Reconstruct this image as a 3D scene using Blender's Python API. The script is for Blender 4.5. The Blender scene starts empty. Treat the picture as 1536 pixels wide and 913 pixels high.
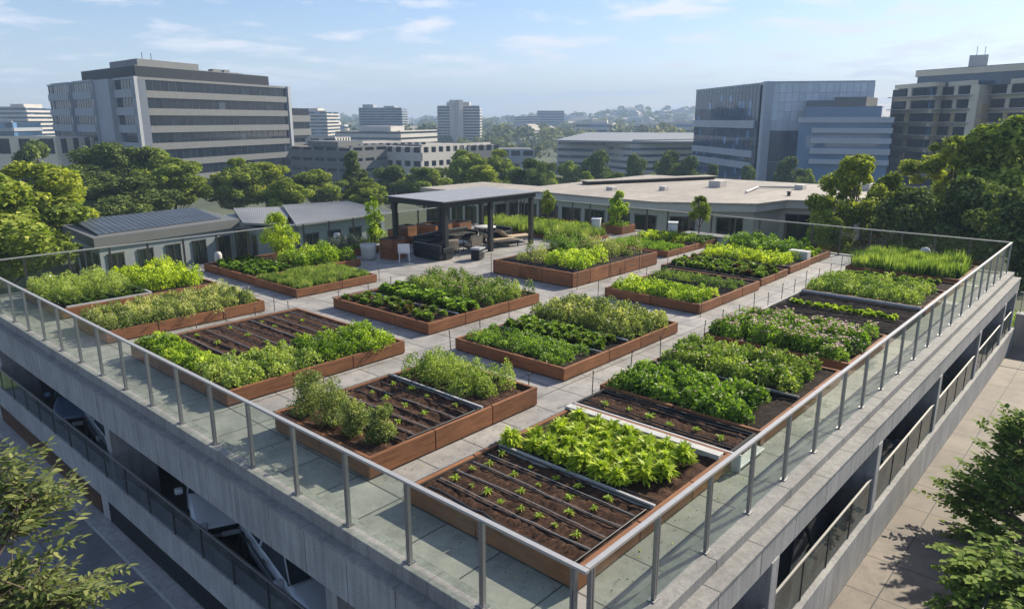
import bpy, math, random
import numpy as np
from mathutils import Vector, noise as mnoise
rng = np.random.default_rng(7); random.seed(7)
S = bpy.context.scene; COL = S.collection
PI = math.pi; rad = math.radians
# ------------------------------------------------------------------ camera
CAM = np.array([-5.03988, -3.5524, 5.45]); FPX = 1075.52; PITCH = rad(14.4585); AZ = rad(41.742)
Fh = np.array([math.cos(AZ), math.sin(AZ), 0]); Rv = np.array([math.sin(AZ), -math.cos(AZ), 0]); Uz = np.array([0, 0, 1.])
FW = Fh*math.cos(PITCH)-Uz*math.sin(PITCH); UP = Fh*math.sin(PITCH)+Uz*math.cos(PITCH)
def ray(px, py): return FW+Rv*(px-768)/FPX-UP*(py-456.5)/FPX
def atD(px, py, D): d = ray(px, py); return CAM+d*D/(d@Fh)          # point at horizontal depth D (survey of the photograph)
def atZ(px, py, z): d = ray(px, py); return CAM+d*(z-CAM[2])/d[2]
cam = bpy.data.cameras.new('camera'); co = bpy.data.objects.new('camera', cam); COL.objects.link(co)
cam.sensor_width = 36; cam.lens = FPX*36/1536; cam.clip_end = 9000; cam.clip_start = .1
co.location = CAM; co.rotation_euler = (PI/2-PITCH, 0, AZ-PI/2); S.camera = co
# ------------------------------------------------------------------ tagging
def tag(o, label=None, cat=None, group=None, kind=None):
    if label: o['label'] = label
    if cat: o['category'] = cat
    if group: o['group'] = group
    if kind: o['kind'] = kind
    return o
def empty(name, loc, label, cat, group=None, rz=0, kind=None):
    o = bpy.data.objects.new(name, None); COL.objects.link(o); o.location = loc; o.rotation_euler = (0, 0, rz)
    return tag(o, label, cat, group, kind)
def kids(o): return [c for c in bpy.data.objects if c.parent == o]
def copy_tree(o, loc=None, rz=None, scale=None, label=None, group=None, parent=None):
    c = o.copy(); COL.objects.link(c); c.parent = parent
    if loc is not None: c.location = loc
    if rz is not None: c.rotation_euler = (0, 0, rz)
    if scale is not None: c.scale = scale if hasattr(scale, '__len__') else (scale,)*3
    if label: c['label'] = label
    if group: c['group'] = group
    for ch in KIDS.get(o.name, []) if o.name in KIDS else kids(o): copy_tree(ch, parent=c)
    return c
KIDS = {}
ORD = ['first', 'second', 'third', 'fourth', 'fifth', 'sixth', 'seventh', 'eighth', 'ninth', 'tenth', 'eleventh', 'twelfth', 'thirteenth', 'fourteenth', 'fifteenth', 'sixteenth']+['%dth' % i if i % 10 not in (1, 2, 3) else '%d%s' % (i, {1: 'st', 2: 'nd', 3: 'rd'}[i % 10]) for i in range(17, 99)]
# ------------------------------------------------------------------ mesh builder
CNT = [0]
def nth(n): return str(n)+('th' if n % 100 in (11, 12, 13) else {1: 'st', 2: 'nd', 3: 'rd'}.get(n % 10, 'th'))
class MB:
    def __init__(s): s.v = []; s.f = []; s.m = []; s.sm = []
    def add(s, vs, fs, mi=0, smooth=False):
        b = len(s.v); s.v += [tuple(map(float, q)) for q in vs]
        for f in fs: s.f.append([b+i for i in f]); s.m.append(mi); s.sm.append(smooth)
        return s
    def box(s, x0, y0, z0, x1, y1, z1, mi=0):
        if x0 > x1: x0, x1 = x1, x0
        if y0 > y1: y0, y1 = y1, y0
        return s.add([(x0, y0, z0), (x1, y0, z0), (x1, y1, z0), (x0, y1, z0), (x0, y0, z1), (x1, y0, z1), (x1, y1, z1), (x0, y1, z1)],
                     [(0, 3, 2, 1), (4, 5, 6, 7), (0, 1, 5, 4), (1, 2, 6, 5), (2, 3, 7, 6), (3, 0, 4, 7)], mi)
    def obox(s, a, b, w, z0, z1, mi=0, off=0.):                      # box along the segment a-b, width w, shifted off to its left
        a = np.array(a[:2], float); b = np.array(b[:2], float); d = (b-a)/np.linalg.norm(b-a); n = np.array([-d[1], d[0]])
        p = [a+n*(off-w/2), b+n*(off-w/2), b+n*(off+w/2), a+n*(off+w/2)]
        return s.prism([tuple(q) for q in p], z0, z1, mi)
    def prism(s, poly, z0, z1, mi=0, mtop=None):
        n = len(poly); A = sum(poly[i][0]*poly[(i+1) % n][1]-poly[(i+1) % n][0]*poly[i][1] for i in range(n))
        if A < 0: poly = poly[::-1]
        vs = [(x, y, z0) for x, y in poly]+[(x, y, z1) for x, y in poly]
        s.add(vs, [tuple(range(n))[::-1]]+[(i, (i+1) % n, n+(i+1) % n, n+i) for i in range(n)], mi)
        s.add([(x, y, z1) for x, y in poly], [tuple(range(n))], mi if mtop is None else mtop); return s
    def tube(s, pts, r, n=8, mi=0, cap=True, sm=True):
        pts = [np.array(q, float) for q in pts]; rs = r if hasattr(r, '__len__') else [r]*len(pts); rings = []
        for i, q in enumerate(pts):
            d = pts[min(i+1, len(pts)-1)]-pts[max(i-1, 0)]; d = d/(np.linalg.norm(d)+1e-9)
            a = np.cross(d, [0, 0, 1.]) if abs(d[2]) < .9 else np.cross(d, [1., 0, 0]); a /= np.linalg.norm(a); b = np.cross(d, a)
            rings.append([q+rs[i]*(math.cos(2*PI*k/n)*a+math.sin(2*PI*k/n)*b) for k in range(n)])
        vs = [v for rg in rings for v in rg]; fs = []
        for i in range(len(pts)-1):
            for k in range(n): fs.append((i*n+k, (i+1)*n+k, (i+1)*n+(k+1) % n, i*n+(k+1) % n))
        s.add(vs, fs, mi, sm)
        if cap: s.add(rings[0], [tuple(range(n))], mi); s.add(rings[-1], [tuple(range(n))[::-1]], mi)
        return s
    def lathe(s, c, prof, n=16, mi=0, sm=True):
        vs = []; fs = []
        for r, z in prof:
            for k in range(n): vs.append((c[0]+r*math.cos(2*PI*k/n), c[1]+r*math.sin(2*PI*k/n), c[2]+z))
        for i in range(len(prof)-1):
            for k in range(n): fs.append((i*n+k, i*n+(k+1) % n, (i+1)*n+(k+1) % n, (i+1)*n+k))
        s.add(vs, fs, mi, sm); return s
    def build(s, name, mats, parent=None, bevel=0, world=False):
        if not isinstance(mats, (list, tuple)): mats = [mats]
        me = bpy.data.meshes.new(name); V = np.array(s.v, float).reshape(-1, 3)
        if parent is not None and world: V = V-np.array(parent.location)
        me.from_pydata([tuple(q) for q in V], [], s.f)
        for m in mats: me.materials.append(m)
        me.polygons.foreach_set('material_index', s.m); me.polygons.foreach_set('use_smooth', s.sm)
        a = me.attributes.new('rnd', 'FLOAT', 'FACE'); CNT[0] += 1; a.data.foreach_set('value', np.random.default_rng(CNT[0]).random(len(s.f)))
        o = bpy.data.objects.new(name, me); COL.objects.link(o); o.parent = parent
        if bevel:
            b = o.modifiers.new('b', 'BEVEL'); b.width = bevel; b.segments = 2; b.limit_method = 'ANGLE'
        me.update(); return o
def fast_mesh(name, V, nper, mats, rnd, mi=None, parent=None, smooth=False):
    """V (N*nper,3): N separate polygons of nper corners"""
    N = len(V)//nper; me = bpy.data.meshes.new(name)
    me.vertices.add(len(V)); me.vertices.foreach_set('co', np.ascontiguousarray(V, dtype=np.float32).ravel())
    me.loops.add(len(V)); me.loops.foreach_set('vertex_index', np.arange(len(V), dtype=np.int32))
    me.polygons.add(N); me.polygons.foreach_set('loop_start', np.arange(0, len(V), nper, dtype=np.int32))
    for m in (mats if isinstance(mats, (list, tuple)) else [mats]): me.materials.append(m)
    if mi is not None: me.polygons.foreach_set('material_index', np.asarray(mi, dtype=np.int32))
    a = me.attributes.new('rnd', 'FLOAT', 'FACE'); a.data.foreach_set('value', np.asarray(rnd, dtype=np.float32))
    me.update(calc_edges=True); me.validate()
    o = bpy.data.objects.new(name, me); COL.objects.link(o); o.parent = parent; return o
# ------------------------------------------------------------------ materials
def L(c): return tuple(((v/255)/12.92 if v/255 <= .04045 else ((v/255+.055)/1.055)**2.4) for v in c)+(1,)
class NT:
    def __init__(s, name):
        s.m = bpy.data.materials.new(name); s.m.use_nodes = True; s.t = s.m.node_tree; s.n = s.t.nodes; s.l = s.t.links
        s.b = s.n['Principled BSDF']; s.out = s.n['Material Output']; s.tc = None
    def N(s, ty, **kw):
        n = s.n.new(ty)
        for k, v in kw.items():
            if k in n.inputs: n.inputs[k].default_value = v
            else: setattr(n, k, v)
        return n
    def co(s, scale=(1, 1, 1)):
        if s.tc is None: s.tc = s.n.new('ShaderNodeTexCoord')
        mp = s.N('ShaderNodeMapping'); mp.inputs['Scale'].default_value = scale; s.l.new(s.tc.outputs['Object'], mp.inputs[0]); return mp.outputs[0]
    def noise(s, sc, detail=4, rough=.6, scale=(1, 1, 1)):
        n = s.N('ShaderNodeTexNoise', Scale=sc, Detail=detail, Roughness=rough); s.l.new(s.co(scale), n.inputs['Vector']); return n.outputs[0]
    def ramp(s, fac, stops):
        r = s.N('ShaderNodeValToRGB'); e = r.color_ramp.elements
        while len(e) < len(stops): e.new(.5)
        for i, (p, c) in enumerate(stops): e[i].position = p; e[i].color = c if len(c) == 4 else tuple(c)+(1,)
        s.l.new(fac, r.inputs[0]); return r.outputs[0]
    def mix(s, fac, a, b, mode='MIX'):
        m = s.N('ShaderNodeMix', data_type='RGBA', blend_type=mode)
        for i, v in ((0, fac), (6, a), (7, b)):
            if hasattr(v, 'node'): s.l.new(v, m.inputs[i])
            else: m.inputs[i].default_value = v
        return m.outputs[2]
    def col(s, c): s.l.new(c, s.b.inputs['Base Color']) if hasattr(c, 'node') else setattr(s.b.inputs['Base Color'], 'default_value', c)
    def set(s, **kw):
        for k, v in kw.items(): s.b.inputs[k.replace('_', ' ')].default_value = v
        return s
    def bump(s, h, strength=.3, dist=.01):
        b = s.N('ShaderNodeBump', Strength=strength, Distance=dist); s.l.new(h, b.inputs['Height']); s.l.new(b.outputs[0], s.b.inputs['Normal'])
    def attr(s, name='rnd'): a = s.N('ShaderNodeAttribute'); a.attribute_name = name; return a.outputs['Fac']
def g3(v): return (v, v, v, 1)
def simple(name, c, rough=.6, metal=0, var=.12, sc=6, bump=.15, streak=None, spec=.5):
    t = NT(name); n1 = t.noise(sc, 5); lo = tuple(x*(1-var) for x in c[:3])+(1,); hi = tuple(min(1, x*(1+var)) for x in c[:3])+(1,)
    cc = t.ramp(n1, [(.3, lo), (.7, hi)]); t.col(cc); t.set(Roughness=rough, Metallic=metal); t.b.inputs['Specular IOR Level'].default_value = spec
    if bump: t.bump(t.noise(sc*8, 3), bump, .004)
    return t.m
def concrete(name, base, dark, seams=None, streak=True, fine=40):
    t = NT(name); a = t.ramp(t.noise(1.3, 6, .65), [(.3, dark), (.7, base)]); sp = t.noise(fine, 3, .7)
    c = t.mix(.35, a, t.ramp(sp, [(.35, g3(.35)), (.65, g3(.75))]), 'OVERLAY')
    if streak: c = t.mix(.45, c, t.ramp(t.noise(3, 4, .6, (3.2, 3.2, .25)), [(.35, g3(.3)), (.6, g3(.62))]), 'OVERLAY')
    t.col(c); t.set(Roughness=.82); t.bump(sp, .25, .004); return t.m
def paver(name, base, dark, sx, sy, joint=.008, jc=g3(.05)):
    t = NT(name); br = t.N('ShaderNodeTexBrick', Scale=1., offset=0., squash=1.); br.inputs['Mortar Size'].default_value = joint
    br.inputs['Brick Width'].default_value = sx; br.inputs['Row Height'].default_value = sy; br.inputs['Mortar Smooth'].default_value = .2
    br.inputs['Color1'].default_value = g3(.40); br.inputs['Color2'].default_value = g3(.60); br.inputs['Mortar'].default_value = g3(.5); br.inputs['Bias'].default_value = 0
    t.l.new(t.co(), br.inputs['Vector'])
    a = t.ramp(t.noise(.9, 8, .68), [(.32, dark), (.62, base)]); a = t.mix(.5, a, br.outputs['Color'], 'OVERLAY')
    sp = t.noise(55, 3, .75); a = t.mix(.35, a, t.ramp(sp, [(.3, g3(.38)), (.7, g3(.66))]), 'OVERLAY')
    st = t.ramp(t.noise(1.7, 8, .78), [(.48, g3(0)), (.68, g3(.7))]); a = t.mix(st, a, tuple(x*.62 for x in dark[:3])+(1,))
    a = t.mix(br.outputs['Fac'], a, jc); t.col(a); t.set(Roughness=.72); t.bump(sp, .2, .004); return t.m
def wood(name, axis, base=L((138, 93, 62)), dark=L((84, 54, 37))):
    t = NT(name); sc = [17, 17, 17]; sc[axis] = 1.1
    n = t.noise(1.6, 6, .7, tuple(sc)); a = t.ramp(n, [(.25, dark), (.5, base), (.8, tuple(min(1, x*1.28) for x in base[:3])+(1,))])
    rb = t.attr(); tone = t.ramp(rb, [(0, g3(.36)), (1, g3(.62))]); a = t.mix(.55, a, tone, 'OVERLAY')
    a = t.mix(.5, a, t.ramp(t.noise(1.7, 5, .7), [(.3, g3(.25)), (.7, g3(.68))]), 'OVERLAY'); t.col(a); t.set(Roughness=.7)
    t.b.inputs['Specular IOR Level'].default_value = .3; t.bump(n, .35, .006); return t.m
def leafmat(name, c0, c1, c2=None, trans=.42, rough=.5, spec=.3):
    t = NT(name); st = [(0, c0), (1, c1)] if c2 is None else [(0, c0), (.6, c1), (1, c2)]
    c = t.ramp(t.attr(), st); t.col(c); t.set(Roughness=rough); t.b.inputs['Specular IOR Level'].default_value = spec
    tr = t.N('ShaderNodeBsdfTranslucent'); bc = t.mix(1, c, (1.25, 1.35, .55, 1), 'MULTIPLY'); t.l.new(bc, tr.inputs[0])
    mx = t.N('ShaderNodeMixShader'); mx.inputs[0].default_value = trans; t.l.new(t.b.outputs[0], mx.inputs[1]); t.l.new(tr.outputs[0], mx.inputs[2]); t.l.new(mx.outputs[0], t.out.inputs[0]); return t.m
def glassmat(name, tint, refl=.9, tmin=.06):
    t = NT(name); tr = t.N('ShaderNodeBsdfTransparent'); tr.inputs[0].default_value = tint; gl = t.N('ShaderNodeBsdfGlossy'); gl.inputs['Roughness'].default_value = .03; gl.inputs[0].default_value = g3(refl)
    fr = t.N('ShaderNodeFresnel', IOR=1.45); mx = t.N('ShaderNodeMixShader'); ge = t.N('ShaderNodeNewGeometry'); iv = t.N('ShaderNodeMath', operation='SUBTRACT'); iv.inputs[0].default_value = 1; t.l.new(ge.outputs['Backfacing'], iv.inputs[1]); ml = t.N('ShaderNodeMath', operation='MULTIPLY'); t.l.new(fr.outputs[0], ml.inputs[0]); t.l.new(iv.outputs[0], ml.inputs[1]); t.l.new(ml.outputs[0], mx.inputs[0]); t.l.new(tr.outputs[0], mx.inputs[1]); t.l.new(gl.outputs[0], mx.inputs[2])
    df = t.N('ShaderNodeBsdfDiffuse'); df.inputs[0].default_value = (.30, .34, .30, 1); m2 = t.N('ShaderNodeMixShader'); sm = t.ramp(t.noise(2.2, 5, .7, (1, 1, .6)), [(.4, g3(tmin*.5)), (.7, g3(tmin*2.4))]); t.l.new(sm, m2.inputs[0])
    t.l.new(mx.outputs[0], m2.inputs[1]); t.l.new(df.outputs[0], m2.inputs[2]); t.l.new(m2.outputs[0], t.out.inputs[0]); return t.m
def winglass(name, c0, c1, rough=.06, blinds=.25, ior=1.6):
    t = NT(name); c = t.ramp(t.attr(), [(0, c0), (1-blinds, c1), (1-blinds+.02, tuple(min(1, x*2.2+.02) for x in c1[:3])+(1,)), (1, tuple(min(1, x*3.4+.03) for x in c1[:3])+(1,))] if blinds else [(0, c0), (1, c1)])
    t.col(c); t.set(Roughness=rough, IOR=ior); t.bump(t.noise(.35, 2), .12, .05); return t.m
def soilmat(name, a, b):
    t = NT(name); n = t.noise(14, 8, .8); c = t.ramp(n, [(.38, a), (.56, b), (.68, tuple(x*2.4 for x in b[:3])+(1,))]); t.col(c); t.set(Roughness=.95); t.b.inputs['Specular IOR Level'].default_value = .15
    t.bump(t.noise(38, 6, .8), .9, .02); return t.m
M = dict(
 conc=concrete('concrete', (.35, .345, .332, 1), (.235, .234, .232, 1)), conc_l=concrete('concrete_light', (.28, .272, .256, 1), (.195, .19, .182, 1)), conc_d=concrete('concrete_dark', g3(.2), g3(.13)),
 deck=paver('deck_paver', (.36, .342, .318, 1), (.215, .208, .20, 1), 1.02, 1.02, .014), patio=paver('patio_paver', (.205, .17, .136, 1), (.135, .112, .092, 1), 1.25, 1.05, .014, g3(.03)),
 alley=paver('alley_paver', (.20, .20, .205, 1), (.12, .12, .125, 1), 1.6, 1.6, .008), asphalt=simple('asphalt', g3(.06), .9, sc=3, bump=.3), floor=simple('garage_floor', g3(.09), .6, sc=1.2),
 woodx=wood('wood_along_x', 0), woody=wood('wood_along_y', 1), woodd=wood('wood_weathered', 1, L((88, 62, 44)), L((50, 34, 24))),
 black=simple('black_plastic', g3(.012), .45, bump=.1), fabric=simple('black_fabric', g3(.02), .85, bump=.3), steel=simple('brushed_steel', g3(.34), .5, .9, .08, 20, .05), rail=simple('pale_rail', (.52, .50, .47, 1), .4, .5, .06, 8, .03),
 dsteel=simple('dark_steel', g3(.09), .4, .6), charcoal=simple('charcoal_paint', (.022, .025, .026, 1), .5, 0, .15, 5), white=simple('white_paint', g3(.62), .5), offwhite=simple('offwhite_plastic', (.5, .49, .46, 1), .6),
 pipe=simple('grey_pipe', g3(.3), .45), pipe_l=simple('pale_hose', g3(.42), .5), beige=simple('beige_cushion', (.46, .36, .25, 1), .85), rooft=simple('canopy_roof', (.27, .28, .30, 1), .55, 0, .12, 3),
 glass=glassmat('clear_glass', (.87, .925, .89, 1), .9, .035), glassr=glassmat('rear_glass', (.90, .92, .91, 1), .8, .012), dglass=glassmat('smoked_glass', (.72, .76, .80, 1), .8, .06), gglass=glassmat('grey_screen', (.34, .34, .35, 1), .5, .13),
 soil=soilmat('soil', (.018, .011, .008, 1), (.085, .045, .028, 1)), soild=soilmat('dark_soil', (.010, .008, .007, 1), (.035, .024, .018, 1)),
 roofb=paver('beige_roof', (.40, .355, .30, 1), (.31, .275, .235, 1), 4.1, 2.2, .02, (.2, .18, .15, 1)), roofm=simple('metal_roof', (.26, .265, .27, 1), .6, .1, .12, .5, .1), solar=simple('solar_sheet', (.05, .06, .075, 1), .42, .1, .3, .8),
 wallg=simple('grey_cladding', (.125, .13, .13, 1), .7, 0, .08, .8), wallw=simple('pale_cladding', (.50, .47, .43, 1), .7, 0, .06, .3), wallb=simple('beige_cladding', (.68, .59, .44, 1), .75, 0, .08, .3),
 wallo=simple('ochre_cladding', (.56, .41, .19, 1), .8, 0, .1, .3), walls=simple('silver_cladding', (.40, .43, .47, 1), .5, 0, .05, .4), walld=simple('dark_cladding', (.016, .018, .022, 1), .7, 0, .1, .4, .1, spec=.15), wallc=simple('cool_cladding', (.30, .32, .35, 1), .65, 0, .06, .3),
 win=winglass('window_glass', (.006, .010, .016, 1), (.018, .026, .038, 1), .06, .15, 1.45), winb=winglass('blue_glass', (.016, .04, .08, 1), (.035, .078, .138, 1), .05, .1), wind=winglass('dark_window', (.004, .007, .012, 1), (.009, .015, .024, 1), .08, .08, 1.4), winl=winglass('silver_glass', (.42, .49, .56, 1), (.55, .62, .70, 1), .2, 0),
 bark=simple('bark', (.11, .08, .055, 1), .9, 0, .3, 12, .6), grass=simple('lawn', (.09, .14, .03, 1), .9, 0, .35, 3, .4), earth=simple('terrain', (.07, .085, .04, 1), .95, 0, .35, .05, .2),
 tyre=simple('rubber', g3(.015), .8), rim=simple('alloy', g3(.4), .3, .9), carglass=simple('car_glass', (.05, .06, .07, 1), .05), lampg=simple('headlamp_glass', g3(.6), .1), amber=simple('amber_lens', (.7, .22, .04, 1), .2), redl=simple('red_lens', (.4, .01, .01, 1), .2),
)
def carpaint(n, c):
    t = NT(n); t.col(c); t.set(Roughness=.28, Metallic=.1); t.b.inputs['Coat Weight'].default_value = .8; t.b.inputs['Coat Roughness'].default_value = .05; return t.m
def lm(n, a, b, c=None, **k):
    f = lambda v, g_: None if v is None else (min(1, v[0]*1.48*g_), min(1, v[1]*1.12*g_), min(1, v[2]*1.12*g_))
    if n.startswith('tree_leaf') and n != 'tree_leaf_near': f0 = f; f = lambda v, g_: None if v is None else tuple(min(1, x*1.75) for x in f0(v, g_)); k = dict(k, rough=.75, spec=.12)
    if n not in ('petal', 'leaf_blue_grey'): a, b, c = f(a, 1.0), f(b, 1.42), f(c, 1.42)
    return leafmat(n, a+(1,), b+(1,), None if c is None else c+(1,), **k)
LF = dict(
 green=lm('leaf_mid_green', (.022, .065, .010), (.075, .17, .025), (.13, .25, .045)), sage=lm('leaf_sage', (.06, .12, .035), (.15, .23, .08), (.30, .38, .17)), lime=lm('leaf_lime', (.09, .19, .015), (.22, .36, .03), (.36, .50, .06)),
 bright=lm('leaf_bright', (.06, .15, .012), (.17, .31, .03), (.30, .44, .07)), dark=lm('leaf_dark', (.012, .035, .010), (.035, .08, .02), (.06, .12, .03)), herb=lm('leaf_herb', (.045, .11, .025), (.12, .22, .05), (.22, .33, .10)),
 mixed=lm('leaf_mixed_red', (.06, .022, .018), (.06, .14, .025), (.13, .24, .05)), grass=lm('leaf_grass', (.045, .10, .025), (.11, .20, .05), (.22, .31, .11)), blue=lm('leaf_blue_grey', (.02, .035, .04), (.05, .08, .09), (.16, .20, .26)),
 pink=lm('petal', (.58, .30, .34), (.66, .44, .46), (.76, .64, .60), trans=.2),
 tmid=lm('tree_leaf_mid', (.030, .058, .012), (.075, .125, .022), (.125, .175, .035), trans=.3), tyel=lm('tree_leaf_yellow', (.040, .075, .012), (.10, .15, .022), (.16, .21, .04), trans=.35), tdark=lm('tree_leaf_dark', (.019, .038, .014), (.043, .077, .022), (.075, .118, .036), trans=.25),
 tfar=lm('tree_leaf_far', (.03, .05, .02), (.06, .085, .03), (.10, .12, .045), trans=.2), tnear2=lm('tree_leaf_patio', (.016, .042, .007), (.04, .085, .013), (.085, .135, .025), trans=.35), tnear=lm('tree_leaf_near', (.035, .075, .02), (.085, .14, .04), (.18, .24, .09), trans=.35))
# ------------------------------------------------------------------ leaves
def unit(v): return v/(np.linalg.norm(v, axis=-1, keepdims=True)+1e-9)
def quads(P, D, N, Ln, W, fold=.25, curl=.0):
    """folded rhombus leaf: base P, axis D, normal N"""
    Sd = unit(np.cross(D, N)); N = unit(np.cross(Sd, D)); Ln = Ln[:, None]; W = W[:, None]
    mid = P+D*Ln*.45; a = P; b = mid+Sd*W*.5+N*W*fold; c = P+D*Ln-N*Ln*curl; d = mid-Sd*W*.5+N*W*fold
    return np.stack([a, b, c, d], 1).reshape(-1, 3)
def fbm(x, y, s, seed=0):
    return np.array([mnoise.noise(Vector((a*s+seed, b*s, seed*.7))) for a, b in zip(x, y)])
def crop(name, label, x0, x1, y0, y1, z0, H, mat, sp=.26, leaf=.055, n=90, style='mound', edge=.0, rag=.25, flowers=0, dome=0, cat='vegetables', seed=0, tone=.0, wl=.55, skip=0.):
    r = np.random.default_rng(int(abs(x0*131+y0*71+H*977+seed*13))+3)
    nx = max(1, round((x1-x0)/sp)); ny = max(1, round((y1-y0)/sp)); gx, gy = np.meshgrid(x0+(np.arange(nx)+.5)*(x1-x0)/nx, y0+(np.arange(ny)+.5)*(y1-y0)/ny)
    gx = gx.ravel()+r.normal(0, sp*.25, nx*ny); gy = gy.ravel()+r.normal(0, sp*.25, nx*ny); H = H*.8; leaf = leaf*.88
    if skip: k = r.random(len(gx)) > skip; gx, gy = gx[k], gy[k]
    n = int(n*1.75); P = len(gx); hh = H*(1+rag*r.normal(0, .62, P)+rag*.9*fbm(gx, gy, 1.1, seed)); hh = np.clip(hh, H*.35, H*1.6)
    if dome:
        u = np.clip(1-((gx-(x0+x1)/2)/((x1-x0)/2))**2, 0, 1)*np.clip(1-((gy-(y0+y1)/2)/((y1-y0)/2))**2, 0, 1); hh = hh*(1-dome+dome*np.sqrt(u)*1.1)
    pt = np.clip(.5+tone+r.normal(0, .17, P)+.3*fbm(gx, gy, .9, seed+4), 0, 1); pr_s = np.clip(r.normal(1, .22, P), .55, 1.5); q_ = r.random(P); pt = np.where(q_ < .07, np.minimum(1, pt+.45), np.where(q_ > .94, pt*.3, pt)); ct = np.stack([gx, gy, np.full(P, z0)], 1)
    idx = np.repeat(np.arange(P), n); K = len(idx); az = r.uniform(0, 2*PI, K)
    if style == 'grass':
        rr = sp*.62*np.sqrt(r.random(K)); base = ct[idx]+np.stack([rr*np.cos(az), rr*np.sin(az), np.zeros(K)], 1)
        a2 = r.uniform(0, 2*PI, K); lean = r.uniform(.05, .8, K)**1.3; D = unit(np.stack([lean*np.cos(a2), lean*np.sin(a2), np.ones(K)], 1))
        Nn = unit(np.stack([np.cos(a2), np.sin(a2), -lean], 1)+r.normal(0, .3, (K, 3))); Ln = hh[idx]*r.uniform(.35, 1.2, K); V = quads(base, D, Nn, Ln, np.full(K, leaf*wl), .1, .12)
    elif style == 'rosette':
        el = r.uniform(.15, 1.35, K); D = np.stack([np.cos(az)*np.cos(el), np.sin(az)*np.cos(el), np.sin(el)], 1); D = unit(D+r.normal(0, .15, (K, 3)))
        base = ct[idx]+D*np.minimum(sp*.18, .1)+np.stack([np.zeros(K), np.zeros(K), hh[idx]*r.uniform(.0, .5, K)], 1)
        Nn = unit(np.stack([-np.cos(az)*np.sin(el), -np.sin(az)*np.sin(el), np.cos(el)], 1)+r.normal(0, .35, (K, 3))); Ln = leaf*r.uniform(.7, 1.3, K)*1.6; V = quads(base, D, Nn, Ln, Ln*wl*1.5, .3, .22)
    else:
        el = np.arcsin(r.uniform(-.05, 1, K)); dr = np.stack([np.cos(az)*np.cos(el), np.sin(az)*np.cos(el), np.sin(el)], 1)
        R = np.stack([sp*.66*pr_s, sp*.66*pr_s, hh], 1)[idx]; rho = r.uniform(.45, 1.06, K)[:, None]**.6
        base = ct[idx]+dr*R*rho; D = unit(dr*.7+unit(r.normal(0, 1, (K, 3)))*.8+np.array([0, 0, .35])); Nn = unit(dr+r.normal(0, .45, (K, 3))+np.array([0, 0, .4])); Ln = leaf*r.uniform(.65, 1.35, K); V = quads(base, D, Nn, Ln, Ln*wl*1.25, .22, .12)
    rnd = np.clip(pt[idx]+r.normal(0, .2, K), 0, 1); mi = np.zeros(K); mats = [mat]
    if flowers:
        nf = int(flowers*P); fi = r.integers(0, P, nf); az2 = r.uniform(0, 2*PI, nf); q = r.random(nf)*sp*.6
        fb = ct[fi]+np.stack([q*np.cos(az2), q*np.sin(az2), hh[fi]*r.uniform(.8, 1.1, nf)], 1)
        for a in (0, 1.1, 2.2): 
            D = np.stack([np.cos(az2+a*1.9), np.sin(az2+a*1.9), np.full(nf, .35)], 1); Vf = quads(fb-unit(D)*.015, unit(D), unit(np.stack([np.zeros(nf), np.zeros(nf), np.ones(nf)], 1)), np.full(nf, .055), np.full(nf, .05), .1, 0)
            V = np.concatenate([V, Vf]); rnd = np.concatenate([rnd, r.random(nf)]); mi = np.concatenate([mi, np.ones(nf)])
        mats = [mat, LF['pink']]
    c0 = np.array([(x0+x1)/2, (y0+y1)/2, z0]); o = fast_mesh(name, V-c0, 4, mats, rnd, mi); o.location = c0
    return tag(o, label, cat, None, 'stuff' if P > 12 else None)
def crown_mesh(name, blobs, n, leaf, mat, parent, seed=0, shell=.7, squash=1., wl=.7, bright=0.3):
    """leaves spread through the outer shell of many clumps; blobs: (x,y,z,r)"""
    r = np.random.default_rng(seed+11); B = np.array(blobs); w = B[:, 3]**2; idx = r.choice(len(B), n, p=w/w.sum())
    dr = unit(r.normal(0, 1, (n, 3))); rho = (shell+(1-shell)*r.random(n)**.7)*(1+.12*r.normal(0, 1, n)); rad_ = B[idx, 3]*rho
    P = B[idx, :3]+dr*rad_[:, None]*np.array([1, 1, squash]); D = unit(dr*.5+unit(r.normal(0, 1, (n, 3)))+np.array([0, 0, -.12])); N = unit(dr*.8+r.normal(0, .6, (n, 3))+np.array([0, 0, .35]))
    Ln = leaf*r.uniform(.6, 1.5, n); V = quads(P-D*Ln[:, None]*.4, D, N, Ln, Ln*wl, .2, .1)
    rnd = np.clip(.45+.18*r.normal(0, 1, len(B))[idx]+.2*r.normal(0, 1, n), 0, 1); return fast_mesh(name, V, 4, mat, rnd, None, parent)
def tree_blobs(H, R, seed, nb=26, base=.3, conic=0., br=.30):
    r = np.random.default_rng(seed); out = []; full = br > .2
    for i in range(nb):
        t = r.uniform(0, 1); z = base*H+(H-base*H)*t; prof = math.sin(PI*min(1, (.12+.88*t)**.8))**.6*(1-conic)+(1-t)*conic
        a = r.uniform(0, 2*PI); q = R*prof*r.uniform(.35, .95)*.85; rr = R*br*r.uniform(.6, 1.25)*(1-.3*t)
        out.append((q*math.cos(a), q*math.sin(a), min(z, H-rr*.7), rr))
    
    if full: out.append((0, 0, H*.62, R*.45))
    return out
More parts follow.
